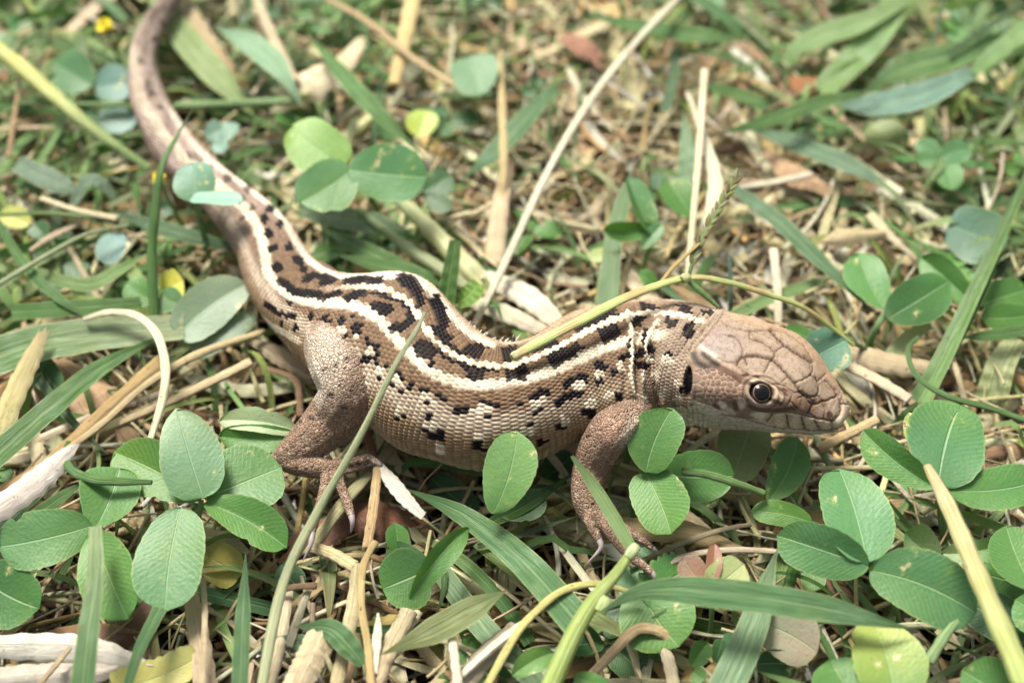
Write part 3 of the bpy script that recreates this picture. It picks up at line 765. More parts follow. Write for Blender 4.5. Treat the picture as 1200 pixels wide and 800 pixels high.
# legs of the far side, folded against the flank
for st_no, rad, fwd in ((24.6, .20, 1), (13.2, .19, -1)):
    i = int(np.argmin(np.abs(SS - s_at(st_no)))); T_, R_s, a_i = Tn[i], -side[i], aa[i]
    T_ = nrm(np.array([T_[0], T_[1], 0])); base_ = np.array([CC[i, 0], CC[i, 1], 0])
    kk = [(.55, 0, .42, rad), (.95, -.12 * fwd, .34, rad * .95), (1.12, -.30 * fwd, .22, rad * .75), (1.10, -.10 * fwd, .06, rad * .55), (1.12, .12 * fwd, -.04, rad * .42), (1.15, .30 * fwd, -.08, rad * .22)]
    kk = np.array([[*(base_ + R_s * a_i * u + T_ * v + [0, 0, z]), r] for u, v, z, r in kk]); balls += [tuple(x) for x in spline(kk, 40)]
bm = bmesh.new()
ico = bmesh.new(); bmesh.ops.create_icosphere(ico, subdivisions=2, radius=1.0)
iv = np.array([v.co[:] for v in ico.verts]); ifc = np.array([[v.index for v in f.verts] for f in ico.faces]); ico.free(); bm.free()
bl = np.array(balls)
lv = (bl[:, None, :3] + iv[None] * bl[:, None, 3:4]).reshape(-1, 3)
lf = (ifc[None] + (np.arange(len(bl)) * len(iv))[:, None, None]).reshape(-1, 3)
tmp = mesh_obj('temporary', lv, lf, M_SKIN)
rm = tmp.modifiers.new('r', 'REMESH'); rm.mode = 'VOXEL'; rm.voxel_size = .0095; rm.use_smooth_shade = True
smo = tmp.modifiers.new('s', 'SMOOTH'); smo.factor = .6; smo.iterations = 7
ev = tmp.evaluated_get(bpy.context.evaluated_depsgraph_get()); em_ = ev.to_mesh()
LV = np.empty(len(em_.vertices) * 3, np.float32); em_.vertices.foreach_get('co', LV); LV = LV.reshape(-1, 3).astype(float)
em_.calc_loop_triangles
LFl = [tuple(p.vertices) for p in em_.polygons]
LN = np.empty(len(em_.vertices) * 3, np.float32); em_.vertices.foreach_get('normal', LN); LN = LN.reshape(-1, 3).astype(float)
ev.to_mesh_clear(); bpy.data.objects.remove(tmp)
LF = np.array([f if len(f) == 4 else (*f, f[2]) for f in LFl if len(f) in (3, 4)], np.int32)
LF = LF[(LF[:, 2] != LF[:, 3])]
lq = proj(LV)
lc = np.tile(np.array([.225,.150,.103]), (len(LV), 1))
def llay(m, c):
    lc[:] = lc * (1 - np.clip(m, 0, 1)[:, None]) + np.asarray(c) * np.clip(m, 0, 1)[:, None]
def lb(x, y, rx, ry=None, soft=.4, ang=0):
    ry = ry or rx; c, s = math.cos(ang), math.sin(ang); dx, dy = lq[:, 0] - x, lq[:, 1] - y
    return 1 - smooth(np.hypot((dx * c + dy * s) / rx, (-dx * s + dy * c) / ry), 1 - soft, 1 + soft)
llay(lb(384, 424, 26, 44, .5, .1) * .9, (.47,.385,.30)); llay(lb(371, 446, 9, 26, .5, -.15) * .8, (.60,.55,.45))
llay(lb(372, 400, 20, 16, .6) * .6, (.56,.49,.40)); llay(lb(740, 500, 8, 24, .5, .6) * .8, (.58,.48,.36)); llay(lb(717, 500, 14, 16, .5) * .5, (.42,.25,.17))
llay((LN[:, 2] < -.25) * .7, (.52,.44,.34))
for x, y, r in [(387,463,4.5),(403,477,4),(364,489,4),(375,497,3),(352,494,2.5),(394,428,3),(407,420,3),(372,517,2.2),(383,510,2.2),(398,452,2),(347,547,2),(358,549,2),(366,547,2),(375,553,2),(412,458,2.5),(379,434,2.2),(405,540,2.6),(404,547,2.4),(412,546,1.8),(419,543,2.4),(430,539,2),(398,566,1.6),(400,574,1.8),(403,582,1.8),(406,590,1.6),(315,544,1.6),(699,557,2.6),(680,522,2.2),(690,510,2.5),(672,557,2),(700,580,2),(683,598,2),(695,590,2),(697,616,1.6),(726,625,1.8),(737,637,1.8),(752,652,2),(749,642,1.6),(758,637,2),(693,608,1.6),(703,606,1.6)]:
    llay(lb(x, y, r, r * .8, .3) * .93 * (LN @ (-FWD) > 0), (.03,.018,.014))
for x, y, r in [(725,623,2.6),(734,634,2.4),(742,645,2.4),(754,656,2.6),(760,664,2.4),(750,633,2.6),(694,612,2.4),(700,622,2.4),(310,547,3.5),(302,554,3.5),(438,538,3.5),(410,600,3),(440,541,3),(424,538,2.6),(676,580,2.5),(684,610,2.5),(676,565,2)]:
    llay(lb(x, y, r, r, .5) * .7, (.62,.52,.42))
lnz = .5 + .5 * np.sin(LV[:, 0] * 9 + 2 * np.sin(LV[:, 1] * 11)) * np.sin(LV[:, 2] * 12 + LV[:, 1] * 7)
lc *= (.84 + .30 * lnz)[:, None]
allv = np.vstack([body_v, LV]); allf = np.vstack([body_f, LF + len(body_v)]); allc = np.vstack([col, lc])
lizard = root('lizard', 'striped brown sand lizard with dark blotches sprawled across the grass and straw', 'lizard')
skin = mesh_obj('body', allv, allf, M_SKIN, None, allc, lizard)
at = skin.data.attributes.new('leg', 'FLOAT', 'POINT')
at.data.foreach_set('value', np.concatenate([np.zeros(len(body_v)), np.ones(len(LV))]).astype(np.float32))

# ---- eyes
def cap_mesh(c, n, r, a0, a1, seg=48, rings=14):
    n = nrm(n); t = nrm(np.cross(n, [0.1, 0.2, 1.0])); b = np.cross(n, t)
    A_, B_ = np.meshgrid(np.linspace(a0, a1, rings), np.linspace(0, 2 * math.pi, seg, endpoint=False), indexing='ij')
    v = c + r * (np.cos(A_)[..., None] * n + np.sin(A_)[..., None] * (np.cos(B_)[..., None] * t + np.sin(B_)[..., None] * b))
    k = np.arange(rings * seg).reshape(rings, seg)
    f = np.stack([k[:-1], np.roll(k[:-1], -1, 1), np.roll(k[1:], -1, 1), k[1:]], -1).reshape(-1, 4)
    return v.reshape(-1, 3), f
def make_eye(c, n):
    v, f = cap_mesh(c, n, .106, .0, 2.4); e_ = mesh_obj('eye', v, f, M_EYEB, parent=lizard)
    v, f = cap_mesh(c, n, .1085, .68, .80); mesh_obj('iris', v, f, M_IRIS, parent=e_)
    v, f = cap_mesh(c, n, .110, .0, .70); mesh_obj('pupil', v, f, M_PUPIL, parent=e_)
eye_dir = nrm(EYE_N * .75 + nrm(CAM - EYE_C) * .45 + np.array([.12, 0, 0]))
make_eye(EYE_C + EYE_N * .008, eye_dir)
mj = mir[ej]; make_eye(V[ei, mj] - NN[ei, mj] * .15, NN[ei, mj])

# ---- claws
def tube(path, rad, k=8, flat_=1.0, ups=None):
    path = np.asarray(path, float); n = len(path); T = nrm(np.gradient(path, axis=0))
    u0 = np.array([0, 0, 1.0]) if ups is None else ups
    s_ = nrm(np.cross(T, u0 + 1e-4)); n_ = np.cross(s_, T)
    an = 2 * math.pi * np.arange(k) / k
    rad = np.asarray(rad, float) * np.ones(n)
    v = path[:, None] + rad[:, None, None] * (np.cos(an)[None, :, None] * s_[:, None] + flat_ * np.sin(an)[None, :, None] * n_[:, None])
    i = np.arange(n * k).reshape(n, k)
    f = np.stack([i[:-1], np.roll(i[:-1], -1, 1), np.roll(i[1:], -1, 1), i[1:]], -1).reshape(-1, 4)
    L = np.concatenate([[0], np.cumsum(np.linalg.norm(np.diff(path, axis=0), axis=1))])
    uv = np.stack([np.tile(np.arange(k) / k, n), np.repeat(L, k)], -1)
    return v.reshape(-1, 3), f, uv
for t_, c_ in TOES_H + TOES_F:
    k = np.array([P(*p) for p in c_]); pth = spline(k, 12)
    w0 = t_[-1][3] / 2 / ppu(k[0]) * .86
    v, f, u = tube(pth, w0 * (1 - np.linspace(0, 1, 12)) ** .7 + .002, 10)
    mesh_obj('claw', v, f, M_CLAW, parent=lizard)
# pale spiny scales standing up in the bend of the far flank
sp = Pack()
for i in range(26):
    x = 541 + i * 2.6 + rng.uniform(-1, 1); y = np.interp(x, [541,577,590,608], [379,401,402,398]) + rng.uniform(-1, 3)
    p = P(x, y, .84); d = nrm([rng.uniform(-.3, .6), .35, 1.0]) * rng.uniform(.04, .085)
    sp.add(tube([p, p + d * .5, p + d + [.01, 0, 0]], [.014, .011, .002], 5), (.62,.58,.50) if rng.rand() < .7 else (.05,.04,.04))
sp.build('spiny_scales', M_SKIN, lizard)
# ---------------------------------------------------------------- ground
XR, YR = (-11.0, 11.0), (-6.5, 12.5)
def fbm(x, y, f, o=5, seed=0):
    r = np.random.RandomState(seed); v = 0; a = 1
    for i in range(o):
        p = r.uniform(0, 6.28, 6); w = f * 2 ** i
        ang = r.uniform(0, 3.14)
        xx_, yy_ = x * math.cos(ang) + y * math.sin(ang), -x * math.sin(ang) + y * math.cos(ang)
        v = v + a * np.sin(w * xx_ + p[0] + 1.7 * np.sin(w * .7 * yy_ + p[1])) * np.sin(w * yy_ + p[2] + 1.5 * np.sin(w * .8 * xx_ + p[3])); a *= .55
    return v
SOIL_Z = -.75
def soil_h(x, y): return SOIL_Z + .13 * fbm(x, y, 1.3, 6, 4)
gx = np.concatenate([[-400, -120, -40, -18], np.linspace(XR[0], XR[1], 560), [18, 40, 120, 400]])
gy = np.concatenate([[-400, -120, -40, -12], np.linspace(YR[0], YR[1], 480), [20, 40, 120, 400]])
GX, GY = np.meshgrid(gx, gy, indexing='ij')
gv = np.stack([GX, GY, soil_h(GX, GY)], -1).reshape(-1, 3)
k = np.arange(len(gx) * len(gy)).reshape(len(gx), len(gy))
gf = np.stack([k[:-1, :-1], k[1:, :-1], k[1:, 1:], k[:-1, 1:]], -1).reshape(-1, 4)
tag(mesh_obj('ground', gv, gf, M_SOIL), kind='structure')

# ---------------------------------------------------------------- keeping things clear of the lizard
LZ = np.concatenate([np.stack([CC[::12, 0], CC[::12, 1], CC[::12, 2], aa[::12], hb[::12]], -1)])
def clear(v, gap=.03):
    """lowers points that would stand in the lizard's body to just below it"""
    d = np.linalg.norm(v[:, None, :2] - LZ[None, :, :2], axis=2)
    t = d / (LZ[None, :, 3] + .05)
    bot = LZ[None, :, 2] - LZ[None, :, 4] * .85 * np.sqrt(np.clip(1 - t ** 2, 0, 1)) - gap
    bot = np.where(t < 1, bot, 9)
    top = np.min(bot, 1)
    v = v.copy(); v[:, 2] = np.minimum(v[:, 2], top); return v

# ---------------------------------------------------------------- builders of plant pieces
def px_path(pts, n):
    k = spline(pts, n)
    return np.array([P(x, y, z) for x, y, z in k[:, :3]]), k[:, 3]
def ribbon(path, w, fold=.18, roll=0.0, nu=7, upref=(0, -.25, 1), shape='v', twist=0.0, rel=None):
    path = np.asarray(path, float); n = len(path); T = nrm(np.gradient(path, axis=0))
    s_ = nrm(np.cross(T, np.asarray(upref, float))); n_ = np.cross(s_, T)
    r = roll + twist * np.linspace(0, 1, n)
    s2 = s_ * np.cos(r)[:, None] + n_ * np.sin(r)[:, None]; n2 = np.cross(s2, T)
    if rel is not None:      # width asked for as seen from the front: undo the foreshortening
        a = proj(path); tp_ = nrm(np.gradient(a, axis=0)); b = proj(path + s2 * .01)
        vis = np.abs((b - a)[:, 0] * tp_[:, 1] - (b - a)[:, 1] * tp_[:, 0]) / .01
        w = rel / 2 / np.maximum(vis, .5 * ppu(path))
    x = np.linspace(-1, 1, nu)
    if shape == 'v': y = fold * np.abs(x) ** 1.2
    elif shape == 'c': y = -min(fold, .42) * x ** 2 * 1.3 + .16 * rng.uniform(-1, 1, nu)
    else: y = fold * np.sin(x * 2.5)
    ripple = .05 * np.sin(np.linspace(0, n * .7, n))[:, None] * np.sin(x * 2.2)[None]
    v = path[:, None] + (w[:, None] * x[None])[..., None] * s2[:, None] + (w[:, None] * (y[None] + ripple))[..., None] * n2[:, None]
    if shape == 'c':     # split, uneven ends
        v[0] -= T[0] * (w[0] * rng.uniform(0, 1.6, nu))[:, None]; v[-1] += T[-1] * (w[-1] * rng.uniform(0, 2.4, nu))[:, None]
    i = np.arange(n * nu).reshape(n, nu)
    f = np.stack([i[:-1, :-1], i[:-1, 1:], i[1:, 1:], i[1:, :-1]], -1).reshape(-1, 4)
    L = np.concatenate([[0], np.cumsum(np.linalg.norm(np.diff(path, axis=0), axis=1))])
    uv = np.stack([np.tile((x + 1) / 2, n), np.repeat(L, nu)], -1)
    return v.reshape(-1, 3), f, uv
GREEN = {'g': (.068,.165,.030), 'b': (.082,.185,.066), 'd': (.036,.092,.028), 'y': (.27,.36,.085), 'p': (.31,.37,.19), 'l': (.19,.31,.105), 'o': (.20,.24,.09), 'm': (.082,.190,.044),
         'straw': (.54,.42,.22), 'pale': (.68,.59,.38), 'white': (.80,.76,.67), 'tan': (.44,.30,.15), 'brown': (.24,.14,.085), 'grey': (.46,.42,.33), 'gold': (.58,.42,.17), 'red': (.20,.09,.06), 'dark': (.09,.06,.045)}
def C_(c, j=.10):
    c = np.array(GREEN[c] if isinstance(c, str) else c, float)
    return np.clip(c * (1 + rng.uniform(-j, j, 3) * .5 + rng.uniform(-j, j)), 0, .85)
def two_tone(n, nu, c0, c1, p=1.5):
    t = np.repeat(np.linspace(0, 1, n), nu)[:, None] ** p
    return C_(c0) * (1 - t) + C_(c1) * t

def taper(n, w, a=.0, b=1.0, tip='point', base='cut'):
    t = np.linspace(0, 1, n); f = np.ones(n)
    if tip == 'point': f *= np.clip((1 - t) / .35, 0.015, 1) ** .7
    if base == 'point': f *= np.clip(t / .30, 0.02, 1) ** .7
    return w * f

def blade(label, pts, col='g', cat='grass blade', tip='point', base='cut', fold=.16, roll=0.0, col2=None, name='blade_of_grass', n=44, shape='v', twist=0.0, mat=None, low=False, group=None):
    path, w = px_path(pts, n)
    if low: path = clear(path)
    w = taper(n, w, tip=tip, base=base)
    g = ribbon(path, None, fold, roll, 9, shape=shape, twist=twist, rel=w)
    c = two_tone(n, 9, col, col2 or col)
    if mat is None: mat = M_BLADE
    o = mesh_obj(name, *g[:2], mat, g[2], c)
    return tag(o, label, cat, group)

def stalk(label, pts, col='pale', cat='dry stalk', name='dry_stalk', flat_=.75, n=40, k=9, col2=None, mat=None, low=True, ends=True, group=None, parent=None, tip=False):
    path, w = px_path(pts, n)
    if low: path = clear(path)
    r = w / 2 / ppu(path)
    r = r * (1 + .05 * np.sin(np.arange(n) * .9 + rng.uniform(0, 6)))
    if tip: r = r * np.clip((1 - np.linspace(0, 1, n)) / .3, .05, 1)
    if ends:   # a hollow cut end at both sides
        d0, d1 = nrm(path[1] - path[0]), nrm(path[-2] - path[-1])
        path = np.vstack([path[0] + d0 * r[0], path[0], path, path[-1], path[-1] + d1 * r[-1]]); r = np.concatenate([[r[0] * .55, r[0] * .62], r, [r[-1] * .62, r[-1] * .55]])
        path[1] -= d0 * .002; path[-2] -= d1 * .002
    g = tube(path, r, k, flat_ if mat is not None else flat_ * .75)
    if mat is None:
        vv = g[0].reshape(-1, k, 3); cen_ = vv.mean(1, keepdims=True); vv = cen_ + (vv - cen_) * (1 + .13 * rng.uniform(-1, 1, k))[None, :, None]; g = (vv.reshape(-1, 3), g[1], g[2])
    c = two_tone(len(path), k, col, col2 or col)
    o = mesh_obj(name, *g[:2], mat or M_STRAW, g[2], c, parent)
    return tag(o, label, cat, group) if parent is None else o

def shred(label, pts, col='pale', cat='dry leaf strip', name='dry_leaf_strip', n=34, fold=.35, roll=0.0, shape='c', low=True, col2=None, tip='cut', base='cut', group=None):
    path, w = px_path(pts, n)
    if low: path = clear(path)
    w = taper(n, w, tip=tip, base=base) * (1 + .06 * np.sin(np.arange(n) * 1.3))
    g = ribbon(path, None, fold, roll, 7, shape=shape, rel=w)
    o = mesh_obj(name, *g[:2], M_STRAW, g[2], two_tone(n, 7, col, col2 or col))
    return tag(o, label, cat, group)

def leaf_geo(B, T, wpx=None, w=None, fold=.12, droop=.10, roll=0.0, upref=(0, -.45, 1), shape=(.62, .42), nt=30, nv=17, notch=0.0, teeth=.012, wave=.03, edge_on=None):
    B, T = np.asarray(B, float), np.asarray(T, float); L = np.linalg.norm(T - B); ax = (T - B) / L
    s_ = nrm(np.cross(ax, np.asarray(upref, float))); n_ = np.cross(s_, ax)
    s2 = s_ * math.cos(roll) + n_ * math.sin(roll); n2 = np.cross(s2, ax)
    if w is None:
        m = (B + T) / 2; a = proj(m); tdir = nrm(proj(T) - proj(B)); b = (proj(m + s2 * .01) - a) / .01
        w = wpx / 2 / max(abs(b[0] * tdir[1] - b[1] * tdir[0]), .45 * ppu(m))
    t = (1 - np.cos(np.linspace(0, math.pi, nt))) / 2; v = np.linspace(-1, 1, nv)
    p_, q_ = shape; f = t ** p_ * (1 - t) ** q_; f = f / f.max()
    f = np.maximum(f, .012)
    a_, b_ = rng.uniform(0, 6, 2); side_l = 1 + .07 * np.sin(t * 5 + a_); side_r = 1 + .07 * np.sin(t * 4.3 + b_)
    if rng.rand() < .22:      # a bite out of one margin
        bite = 1 - rng.uniform(.1, .28) * np.exp(-((t - rng.uniform(.35, .85)) / rng.uniform(.025, .06)) ** 2)
        if rng.rand() < .5: side_l = side_l * bite
        else: side_r = side_r * bite
    margin = np.where(v[None] < 0, side_l[:, None], side_r[:, None])
    tooth = margin * (1 + teeth * (np.abs(v)[None] > .99) * np.sign(np.sin(t * 46))[:, None] * (t[:, None] < .97))
    hw = w * f[:, None] * v[None] * tooth
    tt = t[:, None] - notch * (t[:, None] ** 8) * (1 - np.abs(v)[None]) ** 2 + .0 * v
    tt = tt - .05 * (t[:, None] > .5) * (t[:, None] - .5) * np.abs(v)[None] ** 2
    ph = rng.uniform(0, 6)
    hgt_ = fold * np.abs(hw) - droop * L * (tt - .3) ** 2 + wave * L * np.sin(t * 7 + ph)[:, None] * (v ** 2)[None] * np.sign(v)[None] * .6 + .0012 * L * np.sin(t[:, None] * 60 - np.abs(v)[None] * 16) * np.abs(v)[None]
    swing = rng.uniform(-.07, .07) * L * (4 * t * (1 - t))[:, None]
    hgt_ = hgt_ + rng.uniform(-.10, .10) * hw * t[:, None] * 2
    V_ = B + tt[..., None] * L * ax + (hw + swing)[..., None] * s2 + hgt_[..., None] * n2
    i = np.arange(nt * nv).reshape(nt, nv)
    fc = np.stack([i[:-1, :-1], i[:-1, 1:], i[1:, 1:], i[1:, :-1]], -1).reshape(-1, 4)
    uv = np.stack([np.repeat(t, nv), np.tile((v + 1) / 2, nt)], -1)
    return V_.reshape(-1, 3), fc, uv

def clover(label, leaves, stem=None, cat='clover', group=None, name='clover', stemcol='l', label_parts=None):
    """leaves: (base px,py,z, tip px,py,z, width px, colour, options)"""
    r = root(name, label, cat, group)
    c0 = P(*leaves[0][0]); r.location = c0
    for i, lf_ in enumerate(leaves):
        b, t, w, c = lf_[:4]; opt = lf_[4] if len(lf_) > 4 else {}
        g = leaf_geo(P(*b), P(*t), wpx=w, **{k_: v_ for k_, v_ in opt.items() if k_ not in ('c2', 'lab')})
        cc_ = two_tone(30, 17, c, opt.get('c2', c), 1.2)
        o = mesh_obj('leaflet', g[0] - c0, g[1], M_LEAF, g[2], cc_, r)
        if 'lab' in opt: o['label'] = opt['lab']
    if stem:
        path, w = px_path(stem, 24); g = tube(path, w / 2 / ppu(path), 8)
        mesh_obj('stem', g[0] - c0, g[1], M_BLADE, g[2], C_(stemcol), r)
    return r
def one_leaf(label, b, t, w, c='m', cat='leaf', name='leaf', group=None, c2=None, **opt):
    g = leaf_geo(P(*b), P(*t), wpx=w, **opt)
    return tag(mesh_obj(name, *g[:2], M_LEAF, g[2], two_tone(30, 17, c, c2 or c, 1.2)), label, cat, group)
# ---------------------------------------------------------------- clover and other leaves traced from the photograph
R_ = math.radians
clover('large clover with five overlapping leaflets beside the hind foot, lower left',
 [((238,583,.52),(206,476,.80),74,'b',dict(shape=(.35,.55),roll=-.25,fold=.05,c2=(.25,.34,.20),lab='pale glaucous leaflet with a worn blunt tip')),
  ((236,584,.40),(131,528,.46),66,'g',dict(fold=.30)),
  ((242,582,.36),(330,545,.34),84,'m',dict(shape=(.5,.4),roll=.2)),
  ((240,588,.44),(336,640,.34),52,'g',dict(fold=.45,roll=.3)),
  ((212,594,.50),(192,714,.44),86,'b',dict(shape=(.55,.45)))],
 [(236,586,.42,7),(228,640,.1,8),(232,700,-.4,8)])
clover('clover with brown scarred leaflets at the left edge below the curled tendril',
 [((107,616,.42),(-4,640,.40),72,'m',dict(shape=(.5,.42),c2='b')),((112,618,.40),(140,546,.46),72,'g',dict(fold=.3)),((108,622,.40),(146,722,.34),70,'m',dict(fold=.3,droop=.2))],
 [(109,617,.40,7),(106,680,.0,8),(104,740,-.5,8)])
one_leaf('dark clover leaf cut off by the left edge above the bare soil', (-30,668,.22), (44,712,.20), 78, 'd', c2='m')
clover('small bright clover with a pale folded leaflet against the lizard shin',
 [((352,506,.36),(254,492,.42),30,'p',dict(fold=.3,shape=(.6,.5))),((352,512,.32),(255,510,.36),34,'g',dict(fold=.3))])
one_leaf('rounded clover leaf standing up against the lizard belly', (578,602,.62), (606,505,1.02), 60, 'm', fold=.08, shape=(.55,.40), c2='l')
one_leaf('small curled clover leaf tucked under the leaf on the belly', (585,604,.18), (640,580,.20), 34, 'd', fold=.4)
clover('clean grey-green three-leaved clover right below the lizard throat',
 [((757,553,.62),(788,478,1.0),64,'m',dict(shape=(.5,.45),fold=.22,roll=.15)),((762,553,.44),(862,556,.44),60,'m',dict(shape=(.6,.4),c2='g')),((755,552,.54),(786,624,.52),68,'m',dict(shape=(.45,.42),fold=.25,roll=-.1))],
 [(757,554,.44,7),(748,580,.1,8),(735,640,-.5,8)])
clover('olive leaf pair half hidden under the lizard jaw',
 [((858,562,.12),(884,490,.16),62,'o',dict(shape=(.4,.3))),((900,586,.14),(936,510,.22),46,'m',dict(fold=.3,shape=(.6,.5)))])
clover('pale green three-leaved clover in front of the brown soil, lower right',
 [((1016,658,.52),(984,546,.60),84,'b',dict(shape=(.45,.42),fold=.15,lab='leaflet with a chewed right margin')),((1018,664,.50),(910,628,.52),64,'b',dict(shape=(.55,.42),fold=.25,roll=.35)),((1020,668,.52),(1146,718,.46),84,'b',dict(shape=(.5,.42),fold=.2))],
 [(1018,662,.48,7),(1045,700,.0,8),(1060,760,-.5,8)])
one_leaf('small oval clover leaf left of the lower right clover', (952,612,.30), (880,598,.32), 32, 'g', shape=(.5,.42))
clover('clover with a big ribbed leaflet and a yellow folded one at the right edge',
 [((1097,572,.50),(1010,504,.58),42,'m',dict(fold=.5,roll=.45)),((1100,568,.50),(1128,470,.66),94,'b',dict(shape=(.45,.38),fold=.05,notch=.12,wave=.05)),((1087,542,.52),(1066,482,.66),24,'y',dict(fold=.3,c2=(.42,.44,.16),lab='narrow yellow folded leaflet')),((1112,574,.46),(1222,560,.44),54,'m',dict(shape=(.55,.45),roll=.2))],
 [(1100,572,.46,8),(1104,610,.1,9),(1110,660,-.4,9)])
one_leaf('rounded clover leaf at the right edge halfway down', (1212,690,.42), (1180,614,.50), 62, 'm', shape=(.5,.42))
clover('two curled young clover leaves behind the yellowing stem',
 [((1100,652,.32),(1058,624,.44),44,'p',dict(fold=.6,droop=-.3,c2='m')),((1103,648,.30),(1166,640,.36),32,'p',dict(fold=.5,droop=.3,c2='m'))],
 [(1102,650,.3,7),(1104,680,-.1,8),(1108,730,-.5,8)])
one_leaf('large green leaf with a yellow burnt patch at the bottom edge', (1050,830,.42), (1022,724,.48), 86, 'g', c2=(.36,.40,.10), shape=(.5,.42), fold=.15)
one_leaf('rounded leaf at the bottom edge left of the yellow-patched leaf', (1000,822,.40), (972,772,.42), 66, 'g', shape=(.5,.42))
one_leaf('faded leaf turning pink and brown below the long blade', (888,728,.20), (958,764,.18), 62, (.24,.27,.15), c2=(.40,.27,.20), shape=(.4,.35))
one_leaf('leaf in the bottom right corner with a pale fleck', (1212,836,.36), (1128,784,.40), 66, 'm', shape=(.5,.42))
one_leaf('dark leaf under the yellowing stem, right', (1210,740,.10), (1128,700,.12), 56, 'd', shape=(.5,.42))
one_leaf('dark green leaf at the right edge beneath the stem', (1230,690,.05), (1150,670,.08), 66, 'd', c2='m', shape=(.5,.42))
one_leaf('round mid green leaf poking in at the right edge', (1240,740,.30), (1190,702,.34), 50, 'm', shape=(.5,.42))
clover('clover under the long fore toe, its leaflets split by the wide blade',
 [((752,700,.16),(812,664,.20),60,'m',dict(shape=(.35,.3),teeth=.08)),((740,645,.10),(775,722,.12),64,'b',dict(shape=(.35,.35))),((748,684,.14),(796,756,.14),86,'m',dict(shape=(.45,.42)))])
clover('bright clover with one yellow-green and two grey-green leaflets behind the back',
 [((404,194,.78),(342,144,.92),66,(.14,.25,.035),dict(shape=(.4,.38),fold=.1,c2=(.16,.27,.04),lab='yellow-green leaflet seen from below')),((412,198,.76),(350,236,.74),62,'b',dict(shape=(.42,.4),fold=.15)),((408,198,.78),(500,206,.80),66,'b',dict(shape=(.45,.38),fold=.12))],
 [(408,197,.76,6),(430,225,.3,7),(450,260,-.3,7)])
one_leaf('blue-green heart-shaped clover leaf at the top left of the centre', (560,112,.35), (548,64,.45), 58, 'b', shape=(.4,.3), notch=.25)
clover('small dark clover below the blue-green heart leaf',
 [((495,225,.20),(530,205,.25),34,'d'),((500,228,.18),(528,246,.18),26,'d')])
clover('round dark oxalis-like leaves in the straw at the bottom',
 [((500,668,.22),(447,690,.20),72,'d',dict(shape=(.32,.32),notch=.12,c2='g')),((500,672,.18),(452,642,.16),40,'d',dict(shape=(.4,.4))),((466,650,.16),(462,612,.28),26,'g',dict(shape=(.6,.6),fold=.4))])
one_leaf('green leaf folded lengthwise over the round dark leaves', (480,702,.34), (552,616,.40), 30, 'g', fold=.5, roll=-.5, shape=(.6,.6))
clover('pair of grey-green oval leaflets on a stem at the right edge of the straw',
 [((1036,362,.34),(1006,294,.44),50,'m',dict(shape=(.6,.45))),((1040,374,.36),(1114,328,.40),56,'d',dict(shape=(.5,.42),c2='m'))],
 [(1036,368,.34,7),(1024,390,.2,8),(1010,425,-.4,9)])
clover('green clover with curled leaflets beside the tall grass at the right',
 [((1146,362,.30),(1078,300,.40),36,'m',dict(fold=.5,roll=.4)),((1150,356,.26),(1206,338,.30),44,'g',dict(shape=(.5,.42))),((1150,372,.24),(1210,368,.24),34,'g',dict(shape=(.5,.42)))])
one_leaf('dark clover leaf with brown margin behind the tall grass', (1112,262,.10), (1180,284,.12), 70, (.05,.12,.08), shape=(.3,.3), c2=(.10,.17,.10))
clover('tiny blue-green trefoil at the upper right',
 [((1102,185,.22),(1074,166,.28),22,'b'),((1102,186,.22),(1076,190,.22),22,'b'),((1102,186,.22),(1138,174,.28),28,'b',dict(shape=(.4,.38))),((1102,188,.20),(1116,222,.16),34,'b',dict(shape=(.4,.38)))],
 [(1102,186,.2,4),(1128,160,.1,4),(1140,120,-.2,4)])
one_leaf('olive yellow leaf behind the tiny trefoil', (1060,176,.0), (1018,146,.04), 42, (.16,.18,.05), shape=(.4,.4))
clover('round clover leaf behind the lizard snout with a smaller one',
 [((948,422,.30),(992,398,.42),56,(.10,.20,.13),dict(shape=(.34,.32),fold=.15)),((955,398,.28),(918,384,.32),20,'g',dict(shape=(.5,.5)))],
 [(990,392,.3,5),(1005,404,.2,6),(1030,415,-.2,6)])
clover('young clover with folded leaflets above the straw in the middle',
 [((765,276,.30),(738,206,.55),30,'g',dict(fold=.5,roll=-.5,c2='b')),((766,264,.34),(708,270,.42),24,'g',dict(fold=.4,roll=.4)),((752,292,.24),(776,262,.36),20,'b',dict(fold=.3)),((812,256,.28),(782,210,.42),38,'g',dict(fold=.3))],
 [(764,280,.26,6),(752,320,-.1,7),(748,350,-.5,8)])
clover('pale glaucous clover leaves reaching over the tail base',
 [((232,236,.82),(226,190,.98),50,'b',dict(shape=(.35,.3),fold=.2,c2=(.20,.31,.24))),((222,232,.84),(284,232,.98),18,(.20,.32,.25),dict(roll=.5,shape=(.5,.4)))],
 [(228,234,.80,7),(236,262,.5,7),(244,300,-.2,7)])
clover('blurred grey-green clover left of the tail',
 [((108,100,.20),(62,72,.28),52,'b',dict(shape=(.4,.38))),((112,102,.20),(156,98,.26),46,(.10,.19,.15),dict(shape=(.4,.38))),((115,135,.18),(160,142,.20),34,(.14,.24,.20),dict(shape=(.4,.4)))])
clover('clover leaves with a yellow one between them left of the body',
 [((190,340,.20),(214,328,.28),40,(.55,.50,.07),dict(shape=(.4,.4),lab='bright yellow leaflet')),((180,352,.22),(148,330,.30),36,'g',dict(shape=(.4,.4))),((188,346,.24),(212,356,.22),30,'b',dict(shape=(.4,.4)))])
one_leaf('blue-green oval leaf below the crossing stems at the left', (128,310,.12), (136,270,.18), 34, (.10,.20,.17), shape=(.5,.42))
one_leaf('yellowish leaf near the left edge in the grass', (0,250,.0), (34,262,.04), 26, (.40,.38,.08), shape=(.4,.4))
